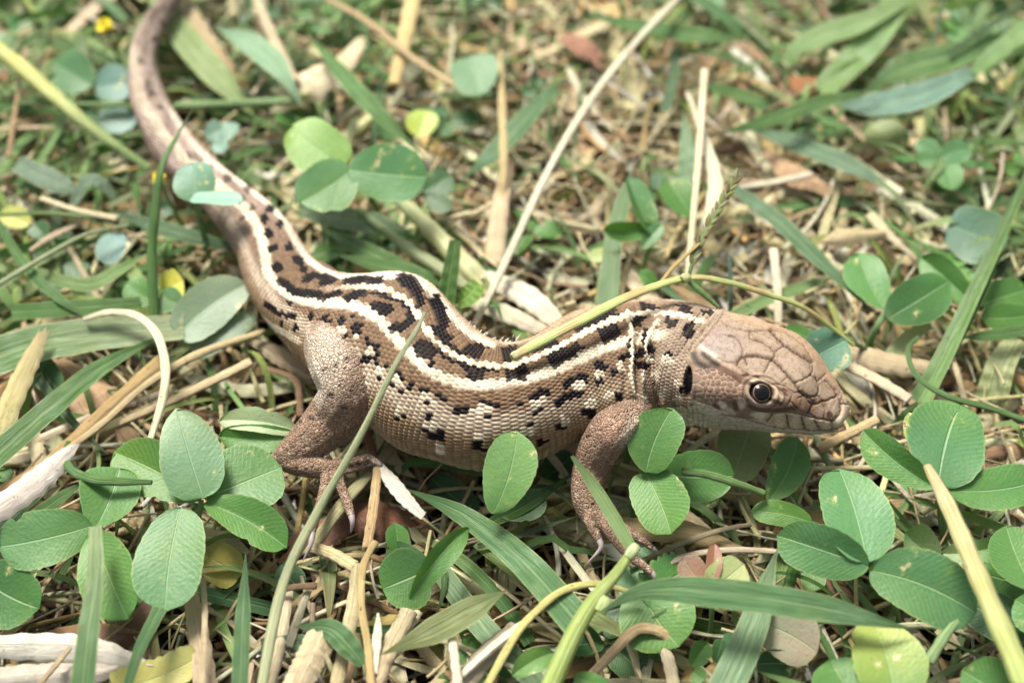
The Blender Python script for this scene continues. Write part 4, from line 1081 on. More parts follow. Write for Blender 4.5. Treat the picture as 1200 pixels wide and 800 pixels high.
one_leaf('dark rounded leaf behind the bright blade at the left', (70,456,.0), (42,420,.05), 34, 'd', shape=(.4,.4))
one_leaf('wide grey-green leaf creased down the middle against the hip', (208,392,.20), (290,330,.30), 56, (.19,.26,.15), shape=(.25,.35), fold=.2)
one_leaf('grey-green leaf behind the creased one near the hip', (225,412,.10), (298,370,.16), 40, (.17,.22,.13), shape=(.3,.4))
clover('blurred bright clover in the grass above the back',
 [((466,160,.20),(444,142,.30),26,'g',dict(shape=(.4,.38))),((490,160,.18),(500,128,.26),36,(.36,.42,.06),dict(shape=(.4,.38),lab='yellowing leaflet'))])
clover('small blurred clover by the tail in the shade',
 [((240,160,.14),(262,150,.2),28,(.14,.24,.18)),((262,166,.14),(272,142,.2),24,(.12,.22,.15)),((256,162,.12),(262,178,.14),20,(.16,.27,.22))])
clover('worn clover leaf turning rusty right of the fore toe',
 [((832,688,.24),(838,636,.34),20,'red',dict(fold=.3,c2=(.30,.12,.06))),((832,690,.22),(872,660,.30),50,(.30,.33,.13),dict(shape=(.35,.35))),((826,686,.22),(800,652,.30),34,(.28,.14,.08),dict(shape=(.4,.4),c2='brown'))],
 [(832,688,.22,6),(834,720,.0,6),(830,760,-.4,6)])
one_leaf('small pale leaf lying behind the neck in the straw', (712,294,.10), (690,302,.12), 18, (.42,.42,.16), shape=(.4,.4))
one_leaf('tiny green leaf peeking over the straw above the neck', (768,334,.12), (750,318,.2), 20, 'g', shape=(.4,.4))
one_leaf('small folded clover leaf just above the lizard crown', (882,368,.16), (868,360,.2), 14, 'g', shape=(.4,.4))
clover('little green shoots near the bottom right of the toes',
 [((810,780,.14),(830,752,.26),26,'g',dict(fold=.4)),((812,786,.12),(826,796,.16),22,'g'),((838,776,.10),(846,748,.2),20,'d')])
one_leaf('green leaf cut by the bottom edge under the node stem', (600,792,.20), (650,764,.26), 30, 'm', fold=.3)
one_leaf('small leaf at the bottom edge right of the node stem', (720,812,.22), (672,792,.26), 24, 'm')
one_leaf('yellow torn leaf lying in the straw at the bottom left', (132,806,.06), (232,768,.10), 46, (.44,.42,.13), shape=(.15,.15), teeth=.05)
one_leaf('shaded olive leaf below the large clover', (240,650,-.05), (282,672,-.02), 52, (.28,.24,.07), shape=(.3,.3))
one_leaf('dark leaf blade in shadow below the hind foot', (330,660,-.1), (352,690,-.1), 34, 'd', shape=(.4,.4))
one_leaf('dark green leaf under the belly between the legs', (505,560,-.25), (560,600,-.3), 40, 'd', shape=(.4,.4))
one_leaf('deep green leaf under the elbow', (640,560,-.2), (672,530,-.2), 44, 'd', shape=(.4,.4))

# ---------------------------------------------------------------- green blades and stems
B = blade
B('broad pale blade cut square at its right end below the curved white stem', [(-20,425,.16,44),(40,405,.20,42),(120,392,.22,38),(216,384,.22,28)], 'm', tip='cut', col2=(.30,.36,.20))
B('bright green blade crossing the broad one at the left edge', [(-20,548,.30,30),(60,478,.32,26),(120,430,.30,20),(200,388,.20,9)], 'g', tip='point')
B('shorter blade lying just above the broad pale one', [(14,366,.24,18),(80,362,.26,19),(164,355,.24,13)], 'm', tip='cut', col2='g')
stalk('slender green upright grass stem left of the hip', [(181,372,.20,12),(178,300,.5,12),(183,240,.8,11),(190,195,1.02,8),(210,155,1.12,6),(232,118,1.2,3.5)], 'g', cat='grass stem', name='grass_culm', mat=M_BLADE, low=False, ends=False, tip=True, col2='l')
B('narrow blade slanting down to the broad pale blade at the left', [(-10,250,.4,9),(30,312,.36,12),(70,350,.32,11),(104,374,.26,7)], 'm')
B('dark blade running from the left towards the hip', [(128,246,.26,12),(190,268,.24,18),(250,284,.2,14),(320,302,.1,6)], (.10,.18,.09), base='point')
B('pointed yellow-green blade left of the slender stem', [(20,312,.24,10),(98,334,.30,16),(140,316,.34,14),(176,295,.40,7)], 'l')
stalk('pale thin stem curving up across the left grass', [(-10,338,.42,8),(50,302,.44,7),(100,275,.40,6),(150,264,.34,4)], 'p', cat='grass stem', name='grass_culm', mat=M_BLADE, low=False, ends=False)
stalk('thin level green stem near the left edge', [(-10,252,.30,5),(50,250,.30,5),(105,254,.28,6),(140,262,.24,4)], 'l', cat='grass stem', name='grass_culm', mat=M_BLADE, low=False, ends=False)
B('blurred grey-green blade at the left edge', [(20,192,.18,22),(60,212,.20,26),(100,228,.16,12)], (.15,.23,.15))
B('curved pale green blade over the clover at the left', [(86,240,.22,10),(100,214,.36,14),(118,214,.34,14),(134,232,.20,9)], (.21,.30,.19), tip='cut')
B('upright broad blade with a pale cut tip in the lower left corner', [(92,840,.55,30),(104,740,.70,25),(112,670,.74,20),(112,616,.72,15)], 'b', tip='cut', col2=(.30,.37,.20), fold=.1)
B('narrow blade leaning right under the large clover', [(146,815,.42,10),(164,760,.46,14),(188,712,.44,16)], 'b', tip='cut')
B('upright blue-green blade at the bottom left of the centre', [(280,830,.40,20),(284,740,.48,19),(288,646,.52,10)], 'b')
stalk('long thin pale green stem slanting across the hind foot and the flank', [(300,840,.30,13),(330,690,.50,13),(372,600,.80,11),(420,515,1.20,9),(462,430,1.55,7),(486,390,1.62,6),(498,366,1.62,4)], (.40,.43,.25), cat='grass stem', name='grass_culm', mat=M_BLADE, low=False, ends=False)
B('long flat blade running from the belly down to the grass node', [(470,570,.20,8),(540,602,.34,22),(610,655,.40,34),(678,730,.36,40)], 'b', tip='cut', base='point', fold=.1)
B('lance-shaped olive blade low in the straw near the bottom', [(446,767,.32,16),(510,738,.36,32),(560,710,.38,28),(596,690,.40,8)], 'o', base='point')
B('short blue-green blade curling in the straw at the bottom', [(344,734,.26,8),(384,736,.34,24),(408,756,.32,28),(426,778,.26,12)], 'b', base='point', tip='cut')
B('small level blade behind the curled one at the bottom', [(306,756,.12,16),(350,752,.14,18),(382,756,.12,10)], (.14,.23,.13), tip='cut')
r_n = root('jointed_grass', 'bright jointed grass stem with pale node, rising from the bottom over the fore foot', 'grass stem')
for nm, pts, c in (('lower_stem', [(634,830,.40,25),(668,752,.52,22),(694,706,.60,19),(722,672,.66,14),(741,645,.70,11)], (.27,.36,.08)),):
    pth, w_ = px_path(pts, 30); g = tube(pth, w_ / 2 / ppu(pth), 10); mesh_obj(nm, *g[:2], M_BLADE, g[2], C_(c), r_n)
pth, w_ = px_path([(744,650,.72,13),(722,612,.72,16),(696,570,.78,14),(670,534,.92,4)], 30)
g = ribbon(pth, None, .35, .1, 7, rel=w_); mesh_obj('blade', *g[:2], M_BLADE, g[2], C_((.22,.34,.12)), r_n)
pth, w_ = px_path([(736,653,.70,12),(741,646,.72,14),(746,640,.72,12)], 8); g = tube(pth, w_ / 2 / ppu(pth), 10); mesh_obj('node', *g[:2], M_BLADE, g[2], C_((.55,.60,.34)), r_n)
pth, w_ = px_path([(702,716,.58,18),(706,708,.6,19),(709,702,.6,18)], 8); g = tube(pth, w_ / 2 / ppu(pth), 10); mesh_obj('node', *g[:2], M_BLADE, g[2], C_((.40,.50,.22)), r_n)
B('long wide blade arching right from the grass node across the bottom', [(700,718,.64,12),(760,692,.74,30),(860,697,.80,36),(960,712,.76,32),(1030,728,.66,20),(1075,738,.56,6)], 'b', base='point', fold=.12)
B('wide blade slanting up to the right under the long one', [(838,830,.30,44),(876,750,.36,38),(896,690,.36,26),(912,640,.30,8)], (.17,.27,.14))
stalk('thick yellowing grass stem leaning across the lower right corner', [(1086,545,1.0,10),(1110,590,.98,20),(1136,650,.95,24),(1166,720,.9,27),(1206,810,.85,32)], (.62,.52,.27), cat='grass stem', name='grass_culm', mat=M_BLADE, low=False, ends=False, col2=(.30,.40,.10), flat_=.6)
stalk('green stem joining the yellowing stem from below', [(1088,775,.30,14),(1110,740,.36,13),(1140,700,.4,12),(1158,680,.42,10)], 'l', cat='grass stem', name='grass_culm', mat=M_BLADE, low=False, ends=False)
stalk('short upright green stem behind the lower right clover', [(920,706,.0,14),(926,680,.1,14),(932,655,.2,14)], 'g', cat='grass stem', name='grass_culm', mat=M_BLADE, low=False, ends=False)
stalk('thin green stem crossing the soil towards the bottom', [(955,735,.05,9),(968,755,.0,9),(984,790,-.05,9)], 'g', cat='grass stem', name='grass_culm', mat=M_BLADE, low=False, ends=False)
stalk('round green stem with a pale cut end lying on the throat clover', [(799,552,.62,10),(830,556,.62,11),(862,566,.58,11),(896,578,.42,9)], 'g', cat='grass stem', name='grass_culm', mat=M_BLADE, low=False, col2='l')
stalk('dark green tendril hooking round to a pale tip above the large clover', [(80,518,.34,7),(76,535,.42,9),(86,552,.50,11),(110,562,.55,12),(140,564,.58,11),(178,565,.60,6)], 'g', cat='tendril', name='tendril', mat=M_BLADE, low=False, ends=False)
stalk('thin green tendril looping at the right edge', [(1076,395,.40,5),(1064,410,.44,6),(1074,440,.46,7),(1110,464,.46,8),(1160,478,.44,8),(1215,497,.42,8)], 'm', cat='tendril', name='tendril', mat=M_BLADE, low=False, ends=False)
B('arching green blade with a brown tip in the upper right', [(838,158,.30,8),(900,142,.40,16),(970,118,.50,15),(1038,103,.56,5)], 'g', base='point')
B('blue-green cupped blade below the arching one, upper right', [(978,122,.30,8),(1020,124,.38,26),(1080,112,.44,32),(1142,84,.48,14)], (.15,.27,.20), base='point', tip='cut')
B('yellow-green blade tip bending up at the top right edge', [(1140,86,.50,12),(1168,62,.58,20),(1200,36,.66,20),(1240,10,.7,16)], 'l', tip='cut')
B('broad green blade sweeping behind the cupped blade', [(1010,108,.20,10),(1060,82,.28,34),(1130,62,.34,30),(1220,30,.4,24)], 'g', base='point')
B('long green blade rising to the top right corner', [(905,78,.14,10),(950,48,.22,24),(1010,26,.3,24),(1090,-12,.36,16)], (.20,.31,.12), base='point')
B('wide upright blade behind the top right grass', [(962,108,.0,26),(1000,70,.1,34),(1030,36,.2,34),(1060,-10,.3,26)], 'l', tip='cut')
B('dark green blade running down towards the snout leaves', [(858,220,.24,12),(910,258,.28,18),(960,305,.26,18),(1030,372,.16,9)], (.10,.19,.09))
B('tall grass blade leaning right at the right edge', [(1076,472,.10,26),(1104,420,.3,22),(1140,345,.5,18),(1176,268,.64,14),(1220,170,.75,8)], 'l', tip='cut', fold=.4, col2='g')
B('second blade folded against the tall one at the right', [(1092,450,.15,14),(1124,392,.35,14),(1160,318,.5,12),(1174,262,.6,4)], 'g', fold=.4)
B('level green leaf blade at the right edge under the clover', [(1128,396,.2,10),(1170,392,.24,14),(1220,384,.24,12)], 'm', base='point', tip='cut')
B('blue-green blade leaning behind the pale stalk above the back', [(538,214,.10,6),(580,178,.20,22),(622,132,.30,22),(660,92,.36,12)], 'b', base='point')
B('long green blade lying level at the top centre', [(686,16,.35,6),(740,30,.42,15),(820,42,.44,20),(880,48,.40,8)], 'm', base='point')
B('pale blue blade left of the bright straw heap, top', [(248,30,.30,8),(290,50,.42,26),(326,80,.46,26),(356,128,.40,8)], (.22,.37,.22), base='point')
B('slanting green blade with a brown scorch above the clover', [(356,34,.40,6),(400,86,.60,18),(440,130,.56,20),(500,186,.40,10)], 'm', base='point')
B('olive blade slanting down behind the tail', [(178,-10,.1,18),(220,50,.16,32),(262,98,.14,30),(300,138,.06,14)], (.19,.27,.09))
stalk('yellow-edged grooved stem leaning in from the left edge', [(-20,44,.60,16),(24,78,.56,20),(70,118,.50,18),(110,152,.40,13),(175,198,.20,9)], (.45,.47,.10), cat='grass stem', name='grass_culm', mat=M_BLADE, low=False, ends=False, col2='l')
stalk('level green stem passing behind the tail', [(20,121,.30,5),(90,122,.32,6),(150,123,.32,8),(230,123,.34,11),(346,118,.30,11)], 'l', cat='grass stem', name='grass_culm', mat=M_BLADE, low=True, ends=False)
B('short upright cut blade just behind the back', [(520,364,.30,22),(527,325,.5,20),(534,282,.7,14)], 'g', tip='cut', fold=.25, low=False)
B('bright short blade stub beside the cut upright blade', [(536,356,.30,14),(550,346,.36,24),(562,332,.42,18)], (.17,.32,.05), tip='cut')
B('narrow blade behind the hip bend pointing right', [(386,296,.26,6),(440,310,.3,16),(490,322,.28,18),(524,338,.2,10)], 'm', base='point')
B('green blade above the narrow one behind the back', [(376,266,.20,10),(420,290,.22,20),(470,312,.2,18),(516,322,.1,10)], 'g', base='point')
B('flat grey-green blade under the bright clover', [(352,246,.12,16),(400,256,.16,26),(450,264,.16,22),(484,272,.1,6)], (.14,.22,.12))
stalk('pale grass stem base fanning to the upper left behind the back', [(575,342,-.05,30),(535,300,.1,26),(490,255,.22,20),(455,222,.3,12)], (.56,.55,.30), cat='grass stem', name='grass_culm', mat=M_BLADE, low=True, ends=False, col2=(.28,.38,.16))
stalk('second pale stem base beside the fan', [(568,350,-.1,20),(520,318,.05,18),(470,285,.15,14),(420,246,.2,8)], (.50,.50,.28), cat='grass stem', name='grass_culm', mat=M_BLADE, low=True, ends=False, col2='l')
B('upright blue-green blade in the straw centre', [(712,360,.0,24),(718,290,.2,22),(730,235,.35,18),(742,196,.45,6)], (.20,.30,.15))
B('yellow-green blade base left of the young clover', [(704,370,-.1,18),(710,320,.05,16),(724,262,.2,12)], (.28,.36,.18), tip='cut')
B('blurred upright blade behind the twin pale stalks', [(800,215,.0,20),(806,178,.14,20),(800,130,.24,10)], (.24,.34,.20))
B('narrow upright green blade at the top centre', [(778,130,.05,12),(788,100,.15,12),(792,58,.24,10)], (.12,.22,.11), tip='cut')
stalk('dark thin stem crossing the top right corner', [(1112,62,.4,6),(1150,36,.5,6),(1200,4,.6,6)], (.05,.10,.03), cat='grass stem', name='grass_culm', mat=M_BLADE, low=False, ends=False)
stalk('dark thin stem standing near the top right', [(1086,66,.3,6),(1096,40,.4,6),(1108,-8,.5,6)], (.06,.12,.03), cat='grass stem', name='grass_culm', mat=M_BLADE, low=False, ends=False)
B('flat blade crossing under the dark green one at the right', [(868,146,.06,8),(930,168,.12,20),(1000,196,.14,20),(1060,232,.08,8)], (.14,.24,.14), base='point')
B('short green blade right of the pale twin stalks', [(806,96,.30,5),(846,106,.34,12),(884,118,.34,16),(900,128,.3,6)], 'g', base='point', tip='cut')
B('dark olive blade at the left bottom among dry strips', [(-20,640,.10,16),(30,590,.14,16),(80,548,.12,8)], 'd')
B('small pointed blade left of the scarred clover', [(40,604,.34,14),(70,584,.4,14),(100,562,.44,4)], 'm')
B('green blade passing under the flat one at the bottom centre', [(510,660,-.02,22),(560,728,.02,28),(610,780,.0,28),(640,815,.0,26)], (.17,.27,.14), tip='cut')
B('narrow blade from the belly leaf towards the fore leg', [(576,612,.16,12),(620,590,.2,14),(675,552,.16,8)], 'g', low=False)
B('thin blade end by the fore leg in the shade', [(560,640,.0,7),(610,626,.04,7),(690,600,.02,4)], (.14,.20,.10))
B('thin dark blade arching in front of the elbow', [(590,582,.12,3),(640,570,.2,5),(680,600,.14,4)], 'd')
stalk('dark green stem beneath the throat clover', [(470,600,-.1,9),(478,640,-.12,10),(480,680,-.2,10)], 'g', cat='grass stem', name='grass_culm', mat=M_BLADE, low=True, ends=False)
stalk('short green stem under the jaw tip', [(955,508,.0,9),(964,530,-.02,9),(974,548,-.1,9)], 'p', cat='grass stem', name='grass_culm', mat=M_BLADE, low=False, ends=False)
stalk('thin upright green shoot just above the head', [(856,372,.1,5),(856,345,.3,6),(855,302,.5,5)], (.10,.20,.12), cat='grass stem', name='grass_culm', mat=M_BLADE, low=False)
B('twisted pale base of the right hand grass', [(1030,440,.0,24),(1060,400,.1,18),(1090,380,.2,12)], (.40,.46,.22), tip='cut')
B('yellowish plant base at the right edge', [(1160,470,-.2,40),(1172,430,.0,34),(1192,396,.1,24)], (.42,.46,.22), tip='cut')

# the runner with a seed spike that lies across the neck
r_s = root('grass_runner', 'yellow-green creeping grass stem with a seed spike lying across the lizard back behind the neck', 'grass stem')
pth, w_ = px_path([(601,418,1.24,12),(630,402,1.28,15),(680,376,1.34,15),(740,346,1.36,13),(803,326,1.30,10),(850,330,1.2,9),(900,345,1.0,9),(945,362,.75,8),(1000,404,.3,7)], 90)
g = tube(pth, w_ / 2 / ppu(pth) * .9, 9, .6)
tcol = C_((.60,.62,.24)) * np.ones((len(g[0]), 1)); wv = (np.sin(np.repeat(np.arange(90), 9) * .42) > .5)[:, None]
mesh_obj('stem', *g[:2], M_BLADE, g[2], np.where(wv, tcol * np.array([1.05,.78,.9]), tcol), r_s)
for a_px in ((604,417,1.25), (803,326,1.33)):
    pth, w_ = px_path([(a_px[0] - 4, a_px[1] + 2, a_px[2], 9), (*a_px, 13), (a_px[0] + 5, a_px[1] - 2, a_px[2], 9)], 7)
    g = tube(pth, w_ / 2 / ppu(pth), 9); mesh_obj('node', *g[:2], M_BLADE, g[2], C_((.50,.50,.27)), r_s)
pth, w_ = px_path([(806,326,1.3,4),(818,290,1.4,6),(838,252,1.5,5),(862,212,1.6,2)], 30); g = tube(pth, w_ / 2 / ppu(pth), 6); mesh_obj('spike_stem', *g[:2], M_BLADE, g[2], C_('l'), r_s)
for i in range(30):
    t = i / 29; p = pth[min(29, 4 + int(t * 25))]; dr = nrm(pth[min(29, 6 + int(t * 25)) - 1] - pth[3])
    sdv = nrm(np.cross(dr, FWD)) * (1 if i % 2 else -1)
    d = nrm(dr + sdv * .38 + FWD * rng.uniform(-.3, .1)) * .13
    pp = np.array([p, p + d * .35, p + d * .75, p + d]); g = tube(pp, [.008, .021, .014, .002], 6)
    mesh_obj('spikelet', *g[:2], M_BLADE, g[2], C_([(.34,.40,.10),(.30,.22,.09),(.45,.42,.20)][i % 3]), r_s)
stalk('thin tan stalk crossing the runner from the neck to the seed spike', [(775,330,1.32,5),(790,312,1.38,5),(820,285,1.44,4)], 'gold', low=False)
stalk('green shoot leaving the runner node towards the crown', [(805,328,1.3,6),(822,342,1.22,8),(842,360,1.1,5)], 'l', cat='grass stem', name='grass_culm', mat=M_BLADE, low=False, ends=False)

# ---------------------------------------------------------------- dry straw traced from the photograph
S = stalk
shred('thick bright white dry culm with a frayed end at the left edge', [(-25,605,.42,30),(20,576,.46,31),(55,548,.50,28),(76,530,.52,17)], (.82,.79,.72), fold=.8)
S('white stem bent like a crook over the broad blade', [(98,374,.34,7),(128,366,.40,9),(160,370,.46,10),(184,392,.52,10),(194,430,.54,11),(190,470,.50,10),(174,522,.40,8)], (.76,.72,.56), low=False)
S('long bleached stalk slanting from the back bend to the top of the picture', [(556,380,.15,9),(590,312,.30,10),(640,205,.50,10),(690,120,.60,10),(745,50,.66,10),(812,-20,.7,10)], (.74,.70,.55), low=False, col2=(.56,.54,.42))
S('left one of two bright straws standing above the neck', [(806,326,.6,7),(814,240,.7,8),(820,170,.72,9),(826,82,.74,9)], (.76,.74,.50), low=False)
shred('right one of two bright straws standing above the neck', [(806,108,.60,5),(822,150,.62,9),(836,195,.60,15),(838,225,.56,17),(822,275,.5,8)], (.84,.80,.60), low=False)
shred('tan dry blade slanting up from the left edge', [(-20,588,.12,22),(50,546,.16,18),(110,490,.2,14),(184,424,.24,16)], (.50,.34,.15), low=False)
S('straight straw running up from the white culm', [(72,532,.45,9),(120,496,.4,9),(170,452,.34,9),(230,416,.26,11),(310,388,.1,8)], (.50,.42,.24))
S('straw passing under the crook towards the hip', [(140,496,.05,8),(200,470,.1,11),(250,446,.12,12),(294,424,.1,12)], (.58,.48,.30))
shred('speckled dry blade at the left edge', [(-10,520,.26,28),(14,462,.32,26),(34,420,.36,22),(48,392,.38,12)], (.50,.45,.22))
S('upright tan straw hooked on by the hind toe', [(430,642,.12,11),(437,600,.18,12),(443,546,.22,10)], (.56,.40,.22))
S('tan straw arching behind the hind toes', [(420,492,.05,9),(434,520,.08,10),(440,548,.05,9)], (.36,.20,.11))
shred('pure white shred of straw right of the hind toe', [(446,546,.24,9),(458,562,.26,17),(474,582,.26,17),(489,598,.24,12)], (.85,.83,.78))
S('green-grey straw under the hind toes', [(360,650,.04,14),(400,592,.10,16),(440,546,.10,14),(464,516,.02,12)], (.34,.32,.18))
S('broken straw joint at the bottom left of the centre', [(362,640,.10,14),(388,648,.12,16),(416,664,.14,17)], (.58,.48,.28))
S('thick straw falling from the broken joint', [(420,662,.14,18),(416,700,.16,19),(406,750,.14,18),(392,812,.1,18)], (.56,.48,.30))
S('thin golden straw curving down past the broken joint', [(440,634,.24,8),(426,664,.26,9),(424,710,.28,9),(432,760,.28,10),(436,815,.28,10)], (.56,.44,.20))
shred('speckled wide straw piece at the bottom edge', [(372,750,.34,34),(358,778,.34,34),(342,812,.3,34)], (.66,.57,.36), fold=.6)
S('upright straw left of the curled blade at the bottom', [(338,690,.08,12),(332,728,.12,15),(326,765,.12,15),(312,812,.06,16)], (.56,.49,.36))
S('leaning narrow straw next to the upright one', [(362,690,.14,8),(350,722,.16,10),(338,758,.16,10)], (.52,.47,.33))
S('short level twig above the upright straws', [(329,690,.20,8),(350,687,.22,8),(371,686,.22,9)], (.26,.16,.09))
S('pale straw fanning left in the bottom centre', [(486,715,.08,22),(462,750,.12,24),(436,800,.12,24)], (.60,.52,.36))
S('ribbed straw leaning from the round leaves to the bottom', [(480,716,.18,22),(456,766,.2,20),(430,830,.2,16)], (.50,.42,.26))
S('white pointed straw at the bottom centre', [(443,718,.22,3),(442,745,.24,12),(436,790,.24,14)], (.78,.72,.62))
S('grey speckled thick straw at the bottom edge', [(606,735,.10,20),(570,768,.12,26),(536,812,.1,28)], (.42,.36,.26))
S('short bright white upright straw at the bottom', [(529,748,.30,11),(533,778,.30,11),(538,818,.28,12)], (.80,.74,.62))
S('bright thin straw crossing down to the white stub', [(618,728,.22,11),(580,756,.24,10),(540,792,.22,9)], (.78,.72,.60))
S('yellow stem curving from under the grass node to the bottom', [(745,695,.28,6),(700,684,.38,9),(660,692,.42,10),(630,715,.40,10),(604,745,.36,10),(566,812,.30,10)], (.60,.57,.22), low=False)
shred('wide speckled straw lying behind the fore toes', [(728,612,.02,16),(760,618,.06,28),(810,622,.08,24),(862,642,.04,12)], (.56,.44,.25))
S('straw rising right to the corner of the worn clover', [(738,664,.14,7),(790,640,.18,8),(840,622,.18,7),(880,614,.14,6)], (.40,.32,.22))
S('thin pale straw running right under the lower right clover', [(762,668,.20,8),(810,650,.24,8),(860,644,.24,8),(914,646,.2,7)], (.66,.56,.42))
S('bent tan straw around the dark hollow at the bottom', [(790,752,.06,14),(770,738,.14,14),(744,738,.16,14),(714,768,.12,12),(684,800,.06,11)], (.50,.38,.22))
S('straw falling from the split clover to the bottom', [(774,750,.06,14),(784,775,.06,16),(792,815,.04,16)], (.62,.54,.38))
shred('white weathered splinter of wood in the bottom left corner', [(-20,756,.12,26),(50,756,.16,34),(110,762,.16,34),(166,778,.12,16)], (.74,.70,.66), fold=.5)
shred('second pale splinter below the first in the corner', [(-20,796,.10,30),(60,790,.12,30),(120,786,.1,20),(158,770,.1,10)], (.62,.57,.50), fold=.5)
S('tan straw lying over the splinters', [(42,806,.22,7),(64,780,.24,8),(82,758,.24,7)], (.50,.38,.24))
shred('split tan culm standing below the large clover', [(222,696,.04,18),(230,740,.1,26),(240,815,.1,30)], (.58,.47,.32), fold=.6)
S('thin straw beside the split culm', [(238,676,.2,6),(240,730,.24,7),(236,815,.22,8)], (.62,.52,.36))
S('hollow tan straw stub pointing at the snout', [(958,526,.06,13),(990,510,.12,12),(1028,491,.16,12)], (.56,.42,.25), low=False)
shred('pale dry blade lying right of the snout', [(985,402,.08,16),(1030,420,.12,26),(1090,432,.1,22)], (.58,.48,.32))
S('short thick straw pointing to the right below the pale blade', [(982,424,.12,14),(1025,444,.16,14),(1066,468,.18,13)], (.62,.52,.38))
shred('small bright dry leaf in the brown litter behind the head', [(960,284,.20,10),(990,276,.26,20),(1034,272,.24,8)], (.64,.52,.32), base='point')
S('dry straw fork behind the snout leaves', [(1020,252,.12,14),(1042,276,.16,12),(1074,304,.12,4)], (.54,.45,.32))
S('short pale straw at the upper right of the neck', [(860,220,.16,7),(905,214,.2,9),(952,204,.18,9)], (.70,.64,.50))
S('upright tan straw behind the back, centre', [(586,60,.36,5),(588,120,.3,10),(590,200,.16,11),(583,262,-.1,12)], (.60,.46,.24), low=False)
S('broad pale straw base under the upright tan one', [(596,190,.06,12),(586,250,.0,22),(580,312,-.15,26)], (.56,.45,.30))
S('golden straw standing at the top centre left', [(488,-20,.40,20),(476,40,.3,19),(462,100,.1,15)], (.64,.50,.22), low=False)
shred('bright crumpled straw heap left of the scorched blade', [(334,108,.22,30),(366,92,.3,34),(400,72,.3,24),(420,50,.24,14)], (.74,.64,.46))
S('pale straw falling from the top left of the centre', [(292,-20,.46,10),(318,40,.40,12),(344,98,.3,16)], (.62,.52,.36), low=False)
shred('brown and cream dry blade behind the tail', [(210,-10,.1,16),(232,28,.16,18),(258,68,.14,18),(284,100,.04,12)], (.62,.50,.32), col2=(.38,.22,.12))
S('long rosy straw crossing the top centre', [(376,-5,.3,7),(430,25,.34,9),(480,65,.32,9),(540,105,.26,9)], (.46,.33,.18))
shred('bright bleached strip in front of the back bend', [(548,350,.06,12),(590,364,.1,20),(640,388,.06,14)], (.80,.76,.62), low=True)
shred('second bleached strip right of the back bend', [(570,322,.1,16),(620,346,.14,28),(664,386,.06,16)], (.78,.74,.60), low=True)
S('cut yellowish straw stub above the neck', [(672,384,.0,12),(670,366,.1,14),(668,354,.2,15)], (.66,.60,.36))
S('white straw upright behind the crown', [(912,384,.1,9),(911,340,.2,10),(906,292,.26,11)], (.72,.66,.52))
S('thin level straw at the left edge', [(-20,152,.14,7),(40,150,.18,7),(90,151,.16,7)], (.62,.48,.34))
S('thin upright reddish straw at the left edge', [(10,185,.1,6),(18,130,.26,5),(30,55,.34,4)], (.48,.34,.18))
S('pale straw right of the yellow leaf at the left', [(48,232,.26,7),(90,246,.3,7),(138,256,.3,9)], (.70,.64,.44), low=False)
shred('thin curved husk above the pale stem at the left', [(36,292,.16,4),(60,276,.22,7),(92,262,.2,4)], (.62,.52,.36))
shred('large tan dry leaf under the broad blade', [(60,418,-.1,20),(110,470,-.05,60),(140,510,-.2,40)], (.40,.28,.17))
shred('dry tan leaf under the thigh', [(296,400,.0,8),(326,414,.02,22),(362,436,.0,16)], (.48,.37,.26))
S('brown twig below the thigh', [(312,432,-.05,8),(346,446,.0,9),(352,488,-.1,8)], (.30,.18,.11))
shred('rusty leaf fragment under the hind toes', [(400,588,-.1,16),(430,604,-.04,48),(470,612,-.08,36)], (.22,.095,.055))
shred('second rusty bark flake left of the hind toes', [(340,640,-.12,24),(380,622,-.08,40),(412,610,-.1,20)], (.20,.10,.065))
shred('brown bark flake on the soil below the scarred clover', [(120,750,-.1,30),(160,720,-.04,46),(190,690,-.1,24)], (.19,.10,.07))
shred('curled brown leaf at the lower right under the clover', [(930,690,-.2,24),(975,700,-.08,56),(1020,722,-.2,36)], (.20,.12,.08))
shred('tan leaf scrap in the litter above the head', [(905,180,.02,14),(930,200,.06,30),(960,216,.02,16)], (.42,.28,.17))
shred('orange-brown leaf scrap at the upper right', [(926,92,.0,12),(944,96,.04,22),(960,94,.0,12)], (.40,.18,.07))
shred('terracotta leaf scrap at the top centre', [(668,44,.0,20),(686,54,.04,26),(700,66,.0,16)], (.34,.16,.10))
# yellow flowers
for lab, x, y, z, r in (('small blurred yellow flower head at the top left', 122, 31, .5, .105), ('small yellow medick flower beside the slender stem at the left', 186, 208, .62, .075)):
    fr = root('yellow_flower', lab, 'flower'); c0 = P(x, y, z); fr.location = c0
    for i in range(22):
        d = nrm(rng.normal(size=3) + [0, 0, .6]); g = leaf_geo(d * r * .2, d * r, w=r * .32, nt=30, nv=17, teeth=0)
        mesh_obj('petal', *g[:2], M_PETAL, g[2], (.75,.62,.04), fr)
    g = tube([np.array([0, 0, -.0]), np.array([.03, .0, -.3]), np.array([.1, .05, -.8])], [.02, .02, .02], 7); mesh_obj('stem', *g[:2], M_BLADE, g[2], C_('l'), fr)
